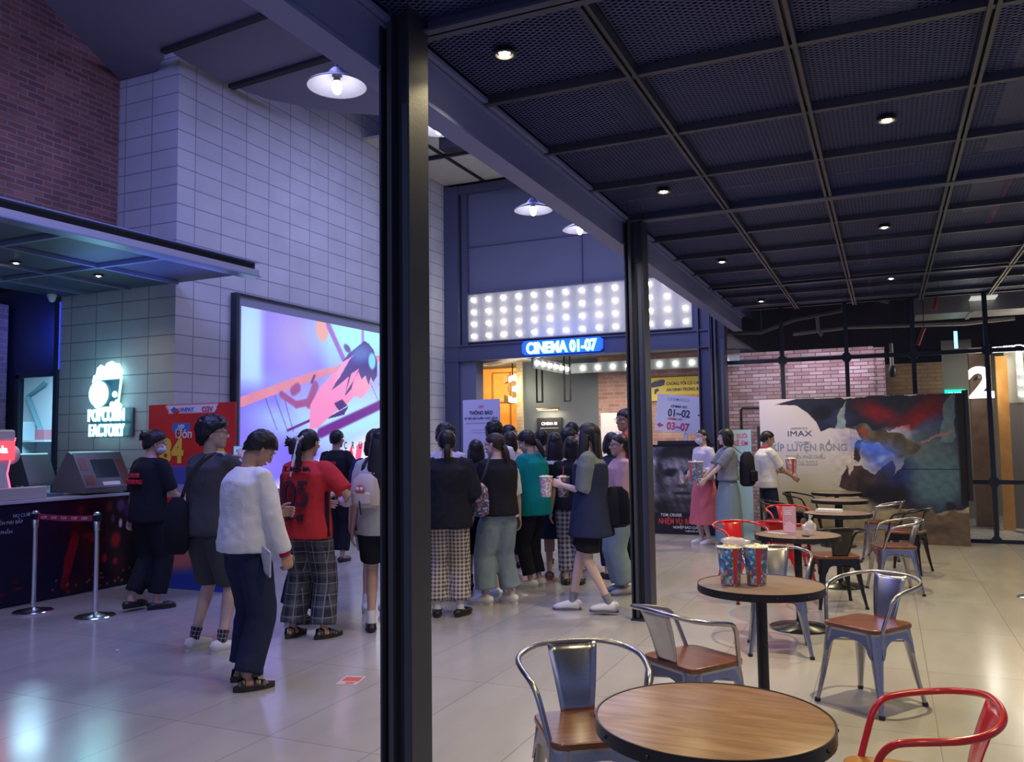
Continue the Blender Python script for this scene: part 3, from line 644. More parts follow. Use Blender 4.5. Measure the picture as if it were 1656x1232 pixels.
light('sign_light', 'POINT', (.35, -.28, .55), 5, (.25, .75, 1), t, shadow_soft_size=.3)
# promotion standee
M_poster = attrmat('printed_sheet', .45)
def promo(u, v):
    I = np.zeros(u.shape+(3,)) + C3(.78, .16, .14); I = I + (fbm(u, v, 1.5, 3)*.03)[..., None]
    I = mixm(I, polym(u, v, [(.2, 1), (.26, .945), (.76, .945), (.82, 1)]), (.88, .86, .92))
    I = mixm(I, polym(u, v, [(.30, .90), (.50, .90), (.50, .845), (.30, .845)]), (.15, .45, .75))
    I = mixm(I, polym(u, v, [(.12, .665), (.9, .665), (.9, .56), (.12, .56)]), (.25, .32, .66))
    I = mixm(I, polym(u, v, [(.15, .56), (.8, .56), (.8, .50), (.15, .50)]), (.62, .60, .74))
    I = mixm(I, polym(u, v, [(0, .11), (1, .14), (1, 0), (0, 0)]), (.16, .28, .62))
    I = mixm(I, blob(u, v, .35, .18, .3, .08, 0, .4), (.75, .45, .42)); return I
M_y = mat('yellow_print', (.80, .55, .05), .5); M_bl = mat('blue_print', (.05, .15, .5), .5)
t = thing('promotion_standee', 'red promotion standee with yellow 84 and white top tab beside the popcorn wall', 'standee', (-7.49, 6.80, 0), .0)
board('printed_panel', 1.24, 1.99, 60, 90, promo, M_poster, t, depth=.02)
text('84', .36, M_y, t, (.18, -.004, 1.36), bold=.04, width=.95); text('b', .22, M_y, t, (1.0, -.004, 1.40), bold=.03)
text('Đón', .14, M_white, t, (.40, -.004, 1.62), bold=.01); text('I/P', .09, M_white, t, (.44, -.004, 1.70), bold=.02)
text('VNPAY', .065, M_bl, t, (.46, -.004, 1.905)); text('CGV', .075, M_redprint, t, (.78, -.004, 1.90), bold=.02)
MB().prism([(.33, 1.93), (.38, 1.96), (.43, 1.93), (.38, 1.88)], -.004, 0, 'y').build('logo_heart', M_bl, t); MB().prism([(.38, 1.905), (.43, 1.945), (.46, 1.91), (.42, 1.88)], -.006, 0, 'y').build('logo_heart', M_redprint, t)
MB().box(.1, .16, .02, .25, 0, .04).box(1.05, 1.11, .02, .25, 0, .04).box(.55, .6, .02, .05, 0, 1.5).build('stand', M_black, t)
# LED screen
def scr(u, v):
    A = 1.78; I = np.zeros(u.shape+(3,)) + C3(.62, .66, 1.)
    n = fbm(u*1.5, v, 1.3, 5)
    I = mixm(I, np.clip(.5+n*.6, 0, 1)*.5, (.72, .86, 1.)); I = mixm(I, blob(u, v, .05, .80, .07, .3, 0, .6), (.72, .88, 1))
    I = mixm(I, np.clip(np.minimum((u-.08)*25, (.45-u)*14), 0, 1)*np.clip((v-.45)*4, 0, 1), (.53, .48, 1.))
    I = mixm(I, blob(u, v, .26, .86, .12, .22, 0, .8)*.8, (.72, .64, .90))
    I = mixm(I, np.clip((.33-u-.6*(v-.35))*12, 0, 1)*np.clip((.62-v)*8, 0, 1), (.48, .42, .98))
    I = mixm(I, blob(u, v, .18, .38, .13, .09, -.3, .6)*.8, (.66, .80, 1)); I = mixm(I, blob(u, v, .06, .2, .12, .14, .3, .7)*.6, (.62, .56, 1.))
    I = mixm(I, blob(u, v, .62, .93, .22, .16, 0, .6), (.66, .98, 1.)); I = mixm(I, blob(u, v, .62, .42, .3, .13, .2, .5), (.70, .92, 1.))
    I = mixm(I, np.clip((u*.55-.20-v+.17)*14, 0, 1), (.93, .93, 1.))
    for a in ((.15, .55, .22, .33), (.19, .57, .25, .32), (.11, .52, .17, .33), (.70, .65, .78, .47), (.75, .66, .82, .55)): I = mixm(I, stroke(u, v, *a, .003, asp=A), (.40, .25, .72))
    I = mixm(I, blob(u, v, .402, .955, .035, .075, 0, .1), (.92, .66, .66))
    I = mixm(I, stroke(u, v, .436, .99, .53, .78, .022, asp=A), (.60, .40, .82)); I = mixm(I, stroke(u, v, .648, 1.01, .648, .92, .016, asp=A), (.66, .50, .88))
    wing = polym(u, v, [(-.01, .50), (.36, .69), (.51, .745), (1, .95), (1, .915), (.79, .822), (.50, .705), (.377, .646), (-.01, .443)])
    I = mixm(I, wing, (.90, .58, .66)); I = mixm(I, wing*np.clip(.5+fbm(u, v, 4, 8), 0, 1)*.5, (.80, .46, .62))
    I = mixm(I, stroke(u, v, .221, .328, .378, .412, .008, asp=A), (.38, .16, .50)); I = mixm(I, stroke(u, v, .395, .315, 1.0, .63, .032, .03, asp=A), (.42, .14, .58))
    I = mixm(I, polym(u, v, [(.43, .40), (.53, .43), (.56, .49), (.45, .42)]), (.30, .12, .50))
    for a in ((.19, .535, .265, .48, .02), (.265, .48, .33, .50, .022), (.33, .49, .365, .60, .03), (.25, .56, .27, .58, .03)): I = mixm(I, stroke(u, v, *a, asp=A), (.62, .32, .58))
    I = mixm(I, stroke(u, v, .36, .66, .345, .62, .01, asp=A), (.40, .2, .5))
    I = mixm(I, polym(u, v, [(.333, .33), (.337, .483), (.394, .597), (.498, .722), (.60, .85), (.66, .76), (.628, .60), (.55, .50), (.46, .43), (.38, .345)]), (.96, .56, .80))
    I = mixm(I, polym(u, v, [(.58, .556), (.60, .66), (.697, .70), (.70, .62), (.64, .545)]), (.96, .60, .78))
    hair_ = polym(u, v, [(.50, .74), (.56, .83), (.628, .899), (.66, .93), (.69, .915), (.72, .88), (.745, .80), (.745, .71), (.72, .66), (.70, .69), (.687, .635), (.665, .70), (.64, .67), (.62, .72), (.59, .66), (.575, .60), (.535, .55), (.55, .63), (.56, .68), (.50, .62), (.455, .58), (.52, .71)])
    I = mixm(I, hair_, (.26, .15, .50)); I = mixm(I, hair_*blob(u, v, .64, .84, .07, .05, .5, .5), (.34, .42, .72)); I = mixm(I, blob(u, v, .71, .80, .024, .055, 0, .2), (.52, .86, .98))
    I = mixm(I, polym(u, v, [(.51, .76), (.60, .83), (.57, .80), (.50, .66), (.47, .63)]), (.94, .62, .82)); I = mixm(I, polym(u, v, [(.54, .57), (.575, .70), (.625, .74), (.58, .64)]), (.95, .56, .80))
    I = mixm(I, polym(u, v, [(.47, .50), (.52, .53), (.55, .49), (.50, .455)]), (.26, .13, .48)); I = mixm(I, blob(u, v, .55, .86, .018, .03, .5, .2), (.40, .28, .62))
    I = mixm(I, polym(u, v, [(.575, .24), (.60, .10), (.585, .10), (.565, .2)]), (.98, .15, .40)); I = mixm(I, polym(u, v, [(.61, .24), (.65, .25), (.63, .12), (.60, .15)]), (1, .35, .55))
    return I
t = thing('led_screen', 'large glowing screen showing a blue, violet and pink picture on the block wall', 'screen', (XW, 8.12, .95), PI/2)
board('display', 4.16, 2.34, 330, 190, scr, attrmat('screen_emission', .3, .56), t, M=None).location = (0, -.05, 0)
M_fr = mat('screen_frame_grey', (.22, .23, .32), .5)
MB().box(-.07, 4.23, -.06, 0, 2.34, 2.47).box(-.07, 0, -.06, 0, -.1, 2.34).box(4.16, 4.23, -.06, 0, -.1, 2.34).box(0, 4.16, -.06, 0, -.1, 0).build('frame', M_fr, t)
MB().box(-.12, 4.3, -.10, 0, 2.47, 2.49).box(-.12, -.07, -.10, 0, -.15, 2.47).box(4.23, 4.3, -.1, 0, -.15, 2.47).build('outer_frame', M_steel, t)
E_cru = emis('screen_letters', (.03, .02, .10), .2)
for i, ch in enumerate('CRU'): text(ch, .15, E_cru, t, (2.20+i*.19, -.056, .50), bold=.02, ext=.001, width=.7, name='screen_lettering')
# counter
M_cb = mat('counter_dark_blue', (.018, .022, .055), .35)
def cart(u, v):
    I = np.zeros(u.shape+(3,)) + C3(.06, .07, .19); I = I + (fbm(u*3, v, 1.2, 2)*.025)[..., None]
    y = 2.0+u*5.05; A = 5.05
    I = mixm(I, np.clip((y-5.6)*1.2, 0, 1)*.8, (.07, .03, .07))
    def B(cy, cz, ry, rz, col, a=1., rot=0., s=.35):
        nonlocal I; I = mixm(I, blob(y, v, cy, cz, ry, rz, rot, s)*a, col)
    I = mixm(I, polym(y, v, [(6.0, .1), (6.04, .4), (6.13, .68), (6.21, .62), (6.17, .45), (6.10, .2), (6.08, .03)]), (.50, .05, .10))
    I = mixm(I, polym(y, v, [(6.17, .97), (6.20, .97), (6.12, .6), (6.09, .6)]), (.26, .03, .07))
    for c in ((6.24, .90, .05, .07), (6.20, .72, .06, .12), (6.30, .55, .08, .14), (6.32, .3, .12, .25), (6.14, .1, .1, .12), (6.55, .55, .05, .1), (6.70, .25, .12, .14), (6.86, .7, .08, .2)): B(*c, (.24, .05, .08), .75)
    for c in ((6.22, .88, .03, .05), (6.30, .60, .05, .03), (6.36, .57, .04, .06), (6.57, .90, .04, .06)): B(*c, (.48, .12, .14), .7)
    for c in ((6.66, .52, .06, .09), (6.52, .33, .03, .05), (6.66, .28, .03, .035)): B(*c, (.66, .10, .12), .9)
    B(6.41, .72, .035, .05, (.62, .60, .72)); B(6.72, .90, .05, .07, (.36, .24, .40), .9); B(6.82, .85, .06, .1, (.30, .22, .42), .7); B(6.72, .70, .022, .05, (.85, .70, .75)); B(6.62, .76, .02, .05, (.45, .3, .4), .7)
    r = np.random.RandomState(4)
    for k in range(26): B(5.9+r.rand()*1.1, .02+r.rand()*.16, .012, .012, (.75, .35, .12), .8)
    for k in range(8): B(5.0+r.rand()*.6, .1+r.rand()*.15, .03, .012, (.5, .08, .1), .6)
    return I
t = thing('service_counter', 'dark popcorn counter with a red figure print on its front and pale top edge', 'counter', (-7.80, 2.0, 0))
MB().box(-.9, -.02, 0, 5.05, 0, .99).build('body', M_cb, t, bevel=.004)
MB().box(-.95, .02, -.02, 5.07, .99, 1.02).build('worktop', mat('pale_counter_top', (.42, .44, .50), .3), t, bevel=.003)
o = board('printed_front', 5.05, .97, 420, 90, cart, attrmat('counter_print', .3), t, depth=.01); o.rotation_euler = (0, 0, PI/2); o.location = (0, 0, .01)
MB().box(-.4, .012, 5.05, 5.07, 0, .99).build('end_trim', M_steel2, t)
for s, y, z in (('NỤ CƯỜI', 5.56-2, .86), ('KHUYẾN MẠI BẮP', 5.30-2, .80), ('Y PHẦN', 5.4-2, .71)):
    text(s, .045, mat('grey_print', (.35, .36, .45), .5), t, (.005, y-.1, z), rot=(PI/2, 0, PI/2))
GC = 'things on the popcorn counter'
# soda machine, acrylic box, terminals
t = thing('drink_dispenser', 'white drink dispenser with a glowing red panel at the left edge of the counter', 'dispenser', (-8.20, 5.36, 1.02), 0)
M_dw = mat('dispenser_white', (.62, .64, .64), .35)
MB().prism([(-.22, 0), (.22, 0), (.20, .1), (.16, .26), (.20, .46), (.24, .62), (.235, .70), (-.22, .70)], -.22, .22, 'x', Matrix.Identity(4)).build('body', M_dw, t, bevel=.02)
MB().box(.215, .235, -.16, .22, .40, .58).build('red_panel', emis('red_panel_glow', (1, .04, .06), 1.6), t)
text('cola', .10, emis('panel_letters', (1, .75, .8), 1.6), t, (.238, -.02, .47), rot=(PI/2, 0, PI/2), bold=.03)
MB().tube([(.18, .235, .03), (.18, .225, .1), (.18, .185, .26), (.18, .225, .46), (.18, .26, .62)], .008, 6).build('edge_light', emis('red_edge_glow', (1, .05, .12), 3), t)
MB().ell((.1, .27, .45), (.10, .08, .10)).build('spout', M_dw, t, smooth=True)
tag(MB().box(-.02, .08, -.5, .36, 0, .125).build('display_box', mat('frosted_acrylic', (.45, .42, .42), .35), loc=(-7.93, 5.50, 1.02), bevel=.01), 'low frosted acrylic box on the counter edge below the dispenser', 'box')
def terminal(loc, rz, w_, h_, label, tilt=.55):
    t = thing('order_terminal', label, 'terminal', loc, rz)
    R = Matrix.Translation((0, 0, .42*h_/.4)) @ Matrix.Rotation(-tilt, 4, 'X')
    MB().box(-w_/2, w_/2, -.012, .012, -h_/2, h_/2, M=R).build('casing', mat('terminal_casing', (.10, .10, .12), .3), t, bevel=.006)
    MB().box(-w_*.30, w_*.32, -.016, -.012, -h_*.36, h_*.26, M=R).build('screen', mat('terminal_screen', (.02, .03, .05), .12), t)
    MB().prism([(-.10, 0), (.10, 0), (.04, .04), (.04, .3), (-.02, .3), (-.04, .04)], -.03, .03, 'x').build('stand', M_black, t)
    return t, R
# big double terminal facing the queue (its face towards +x)
t = thing('order_terminal', 'large slanted order terminal with printed red edge at the end of the counter', 'terminal', (-8.10, 6.62, 1.02), 0)
MB().prism([(-.25, .02), (.28, .02), (.28, .06), (.05, .44), (-.02, .47), (-.25, .1)], -.34, .28, 'y', Matrix.Identity(4)).build('casing', mat('terminal_casing', (.16, .16, .18), .35, .3), t, bevel=.005)
def slab(u0, u1, v0, v1, d): # on the sloping face
    a = Vector((.28, 0, .07)); b = Vector((.06, 0, .45)); n = Vector((.86, 0, .5)).normalized()*d
    q = [a.lerp(b, v0), a.lerp(b, v0), a.lerp(b, v1), a.lerp(b, v1)]; ys_ = [-.34+u0*.62, -.34+u1*.62, -.34+u1*.62, -.34+u0*.62]
    vs = [Vector((p.x, y, p.z)) for p, y in zip(q, ys_)]; vs += [p+n for p in vs]
    return MB().add(vs, [(3, 2, 1, 0), (4, 5, 6, 7), (0, 1, 5, 4), (1, 2, 6, 5), (2, 3, 7, 6), (3, 0, 4, 7)])
slab(0, 1, 0, 1, .004).build('face_plate', mat('terminal_print', (.11, .11, .13), .4, .2), t)
slab(.30, .78, .28, .80, .008).build('screen', mat('terminal_screen', (.015, .03, .045), .15), t)
for q in ((.05, .2, .5, .85), (.06, .24, .1, .35), (.82, .95, .1, .8)): slab(*q, .007).build('red_print_patch', mat('terminal_red', (.16, .045, .04), .4), t)
slab(.38, .74, .06, .16, .007).build('label_strip', M_white, t)
t = thing('order_terminal', 'dark order terminal seen side-on behind the large slanted one', 'terminal', (-8.62, 6.25, 1.02), 0)
MB().prism([(-.26, .12), (.18, .10), (.02, .44), (-.06, .45)], -.16, .18, 'y').build('casing', mat('terminal_dark', (.05, .05, .07), .3), t, bevel=.005)
MB().box(-.08, .02, -.04, .06, 0, .14).box(-.2, .14, -.12, .14, 0, .015).build('stand', M_black, t)
MB().box(-.05, .01, -.15, .17, .445, .452).build('top_edge', emis('terminal_edge', (.4, .8, .9), .8), t)
tag(MB().box(-.10, .10, -.22, .22, 0, .03).build('keyboard', mat('keyboard_blue', (.10, .14, .24), .4), loc=(-8.15, 5.98, 1.021), bevel=.004), 'blue-grey keyboard on the counter in front of the dark terminal', 'keyboard')
tag(MB().box(-.07, .07, -.06, .06, 0, .07).build('receipt_printer', M_black, loc=(-7.94, 6.98, 1.021), bevel=.01), 'low black printer at the far end of the counter', 'printer')
for i, (x, y, h, c, s) in enumerate(((-8.66, 5.65, .17, (.35, .5, .6), 'clear glass leftmost of the four'), (-8.66, 5.74, .16, (.3, .45, .55), 'blue glass second from the left'), (-8.66, 5.83, .19, (.10, .18, .05), 'tall dark green bottle third from the left'), (-8.66, 5.89, .13, (.30, .42, .08), 'yellow-green cup rightmost of the four'))):
    tag(MB().lathe([(.028, 0), (.032, h*.7), (.02, h*.85), (.022, h)], n=14).build('drinking_vessel', mat('vessel%d' % i, c, .2), loc=(x, y, 1.021), smooth=True), 'small '+s+' on the counter before the kitchen door', 'cup')
# kitchen contents
t = thing('wall_shelf', 'white wall shelves with black device seen through the kitchen door', 'shelf', (-12.75, 9.0, 1.2))
MB().box(0, .6, 0, .28, .0, .03).box(0, .6, 0, .28, .42, .45).box(-.02, 0, 0, .28, -.1, .75).build('shelf_board', mat('shelf_white', (.42, .52, .58), .5), t)
tag(MB().prism([(0, 0), (.28, 0), (.22, .2), (.03, .2)], 0, .18, 'y').build('card_machine', M_black, loc=(-12.55, 9.05, 1.231)), 'black slanted device on the lower kitchen shelf', 'device')
tag(MB().box(0, .22, 0, .15, 0, .16).build('red_carton', mat('dull_red', (.4, .15, .2), .5), loc=(-12.45, 9.05, 1.651)), 'dull red carton on the upper kitchen shelf', 'carton')
tag(MB().tube([(0, 0, 0), (-.38, 0, .62), (.02, 0, .82)], (.045), 4).build('wall_bracket', mat('bracket_teal', (.10, .22, .28), .5), loc=(-12.5, 9.22, 1.75)), 'grey folded arm fixed to the kitchen wall', 'bracket')
# stanchions and belt
def stanchion(x, y, label):
    t = thing('queue_stanchion', label, 'stanchion', (x, y, 0), 0, 'stanchions before the counter')
    MB().lathe([(.17, 0), (.172, .012), (.165, .02), (.05, .035), (.03, .05)], n=40).build('base', M_chrome, t, smooth=True)
    MB().lathe([(.024, .03), (.024, .78), (.03, .785), (.03, .93), (.024, .94), (0, .945)], n=20).build('post', M_chrome, t, smooth=True)
    MB().box(-.033, .033, -.03, .03, .86, .92).build('belt_head', M_black, t, bevel=.006)
    return t
stanchion(-6.60, 5.43, 'chrome queue post in front, right of the other one')
stanchion(1.225, 9.2, 'chrome queue post base cut by the right edge of the picture')
stanchion(-7.36, 5.38, 'chrome queue post farther left, nearer the counter')
t = thing('queue_belt', 'red belt with pale print stretched between the two queue posts', 'belt', (-7.33, 5.38, .86))
MB().add([(0, 0, .055), (.36, .018, .045), (.70, .045, .052), (.70, .045, .0), (.36, .018, -.007), (0, 0, .003), (0, .003, .055), (.36, .021, .045), (.70, .048, .052), (.70, .048, .0), (.36, .021, -.007), (0, .003, .003)], [(0, 1, 4, 5), (1, 2, 3, 4), (6, 7, 10, 11), (7, 8, 9, 10), (0, 1, 7, 6), (1, 2, 8, 7), (5, 4, 10, 11), (4, 3, 9, 10), (0, 6, 11, 5), (2, 8, 9, 3)]).build('belt', mat('belt_red', (.42, .03, .07), .6), t)
for i in range(5): text('CGV', .035, mat('pale_pink_print', (.75, .45, .5), .5), t, (.05+i*.125, .0+i*.008-.002, .012), bold=.02, rot=(PI/2, 0, .06))

# ================================================================== STANDING PRINTS around the lobby
def tnotice(u, v):
    I = np.zeros(u.shape+(3,)) + C3(.74, .74, .84); return mixm(I, blob(u, v, .5, .955, .08, .009, 0, .3), (.85, .3, .35))
t = thing('notice_standee', 'tall white notice standee headed THÔNG BÁO left of the lobby entrance', 'standee', (-5.74, 11.0, 0))
board('printed_panel', .60, 2.15, 20, 60, tnotice, M_poster, t, depth=.02)
text('THÔNG BÁO', .075, M_darkprint, t, (.3, -.004, 1.93), align='CENTER', bold=.015, width=.85); text('VỀ VIỆC BẮP NƯỚC THỨC UỐNG', .04, M_darkprint, t, (.3, -.004, 1.86), align='CENTER', width=.9)
MB().box(.05, .55, -.003, 0, 1.80, 1.81).box(.15, .5, -.003, 0, 1.70, 1.705).box(.15, .45, -.003, 0, 1.66, 1.665).build('rule_line', mat('grey_rule', (.3, .3, .35), .5), t)
MB().box(.1, .14, .02, .3, 0, .03).box(.46, .50, .02, .3, 0, .03).build('stand', M_black, t)
t = thing('notice_standee', 'white notice standee behind the pink-shirted girl, beside the brick lobby wall', 'standee', (-5.10, 15.6, 0))
board('printed_panel', .6, 2.05, 10, 20, lambda u, v: np.zeros(u.shape+(3,))+C3(.82, .80, .80), M_poster, t, depth=.02)
text('NHỮNG ĐIỀU', .075, M_bl, t, (.3, -.004, 1.63), align='CENTER', width=.8); text('KHÔNG', .06, M_bl, t, (.3, -.004, 1.53), align='CENTER', width=.8); text('CẦN BIẾT', .06, M_bl, t, (.3, -.004, 1.43), align='CENTER', width=.8)
MB().box(.05, .09, .02, .3, 0, .03).box(.51, .55, .02, .3, 0, .03).build('stand', M_black, t)
# CCTV warning banner on the brick wall
t = thing('warning_sign', 'yellow camera warning sign on the lobby brick wall reading CHÚNG TÔI CÓ CAMERA', 'sign', (-4.28, YL-.04, 2.28))
M_yel = mat('warning_yellow', (.78, .62, .12), .5)
MB().box(0, 1.22, 0, .015, 0, .46).build('panel', M_yel, t); MB().box(-.01, 1.23, 0.002, .018, -.02, 0).box(-.01, 1.23, 0.002, .018, .46, .48).build('edge_strip', mat('edge_black', (.1, .08, .02), .5), t)
text('CHÚNG TÔI CÓ CAMERA', .088, M_darkprint, t, (.36, -.003, .30), width=.80, bold=.01); text('AN NINH TRONG RẠP', .088, M_darkprint, t, (.36, -.003, .18), width=.80, bold=.01); text('CCTV IN OPERATION IN CINEMA', .07, mat('orange_print', (.75, .2, .03), .5), t, (.36, -.003, .06), width=.72)
MB().prism([(.05, .26), (.05, .34), (.10, .38), (.30, .42), (.34, .39), (.32, .31), (.27, .29)], -.005, 0, 'y').prism([(.12, .14), (.12, .22), (.19, .25), (.22, .2), (.16, .17), (.16, .13)], -.005, 0, 'y').build('camera_symbol', mat('navy_print', (.04, .05, .14), .5), t)
# direction sign, tilted
t = thing('direction_sign', 'tilted white direction sign reading 01~02 and 03~07 above the film poster', 'sign', (-3.56, 13.78, 1.68), 0)
t.rotation_euler = (0, .11, 0)
MB().box(0, 1.05, 0, .015, 0, .62).build('panel', M_white, t, bevel=.003)
text('CINEMAPLEX', .07, mat('pale_lilac_print', (.45, .45, .75), .5), t, (.18, -.004, .52), width=.9, bold=.01)
text('CINEMA NO', .055, M_darkprint, t, (.24, -.004, .41), bold=.02, width=.9); text('01~02', .17, mat('dark_slate_print', (.06, .07, .12), .5), t, (.20, -.004, .26), bold=.03, width=.85)
text('CINEMA NO', .05, M_redprint, t, (.20, -.004, .20), bold=.02, width=.9); text('03~07', .17, mat('rose_red_print', (.62, .06, .12), .5), t, (.20, -.004, .04), bold=.03, width=.85)
text('-', .15, M_darkprint, t, (.70, -.004, .28), bold=.03)
MB().prism([(.78, .52), (.78, .16), (.84, .2), (.95, .33)], -.006, 0, 'y').prism([(.03, .10), (.09, .05), (.09, .08), (.14, .085), (.14, .11), (.09, .115), (.09, .145)], -.006, 0, 'y').build('arrow', MATS['rose_red_print'], t)
MB().box(.5, .56, .02, .06, -1.7, .3).build('post', M_white, t)
# black-and-white film poster (generic portrait) on a pull-up stand
def port(u, v):
    A = .72; I = np.zeros(u.shape+(3,)) + C3(.60, .62, .70); n = fbm(u, v, 4, 11, 4)
    I = I*(.9+.15*n)[..., None]
    def B(cx, cy, rx, ry, g, a=1., rot=0., s=.3):
        nonlocal I; I = mixm(I, blob(u, v, cx, cy, rx, ry, rot, s)*a, (g, g, g*1.1))
    B(.5, .30, .5, .12, .10); B(.5, .36, .20, .16, .22, 1, 0, .3)
    B(.48, .68, .34, .33, .12, 1, 0, .12); B(.50, .62, .30, .30, .36, 1, 0, .12); B(.50, .82, .30, .13, .42, .9); B(.46, .90, .34, .10, .12, .9)
    B(.78, .55, .12, .26, .16, .8); B(.20, .55, .10, .22, .22, .7)
    for x in (.33, .63): B(x, .695, .10, .035, .10, .9, .1); B(x, .655, .06, .022, .08, .9); B(x, .60, .09, .05, .46, .7)
    B(.49, .60, .035, .11, .58, .9); B(.49, .535, .075, .025, .16, .8); B(.49, .455, .13, .018, .12, .9); B(.49, .425, .10, .02, .40, .7); B(.42, .80, .18, .06, .55, .6); B(.50, .37, .16, .04, .14, .7)
    I = I*(1+.25*fbm(u, v, 9, 21, 3))[..., None]
    I = mixm(I, np.clip((.255-v)*40, 0, 1), (.10, .10, .16)); I = mixm(I, np.clip((v-.965)*60, 0, 1), (.05, .05, .08)); return I
t = thing('film_poster', 'black-and-white portrait film poster standing on the floor right of the second column', 'poster', (-3.62, 13.42, 0), -.03)
board('printed_panel', 1.18, 1.44, 120, 150, port, M_poster, t, depth=.03)
text('TOM CRUISE', .065, M_white, t, (.22, -.004, .285), bold=.01, width=.8, spacing=1.2); text('NHIỆM VỤ: BẤT KHẢ THI', .125, mat('poster_red', (.55, .06, .05), .5), t, (.18, -.004, .165), bold=.02, width=.66); text('NGHIỆP BÁO CUỐI CÙNG', .058, M_white, t, (.42, -.004, .095), width=.85); text('KHỞI CHIẾU 30.05.2025', .034, M_white, t, (.62, -.004, .045), width=.85)
MB().box(-.02, 1.2, .02, .2, 0, .03).box(.2, .9, -.01, .03, 1.44, 1.50).build('stand', M_black, t)
# pale blue standee behind the bob-haired woman
t = thing('notice_standee', 'pale blue notice standee with pink letters behind the bob-haired woman', 'standee', (-2.40, 13.44, 0))
board('printed_panel', .46, 1.66, 6, 12, lambda u, v: np.zeros(u.shape+(3,))+C3(.62, .78, .88), M_poster, t, depth=.02)
text('TRẺ EM', .10, mat('pink_print', (.8, .1, .25), .5), t, (.13, -.004, 1.42), bold=.02, width=.85); text('DƯỚI', .08, MATS['pink_print'], t, (.24, -.004, 1.54), bold=.02, width=.85); text('1 TUỔI', .08, MATS['navy_print'], t, (.10, -.004, 1.1), width=.8)
MB().box(.05, .4, .02, .1, 0, .03).build('stand', M_black, t)
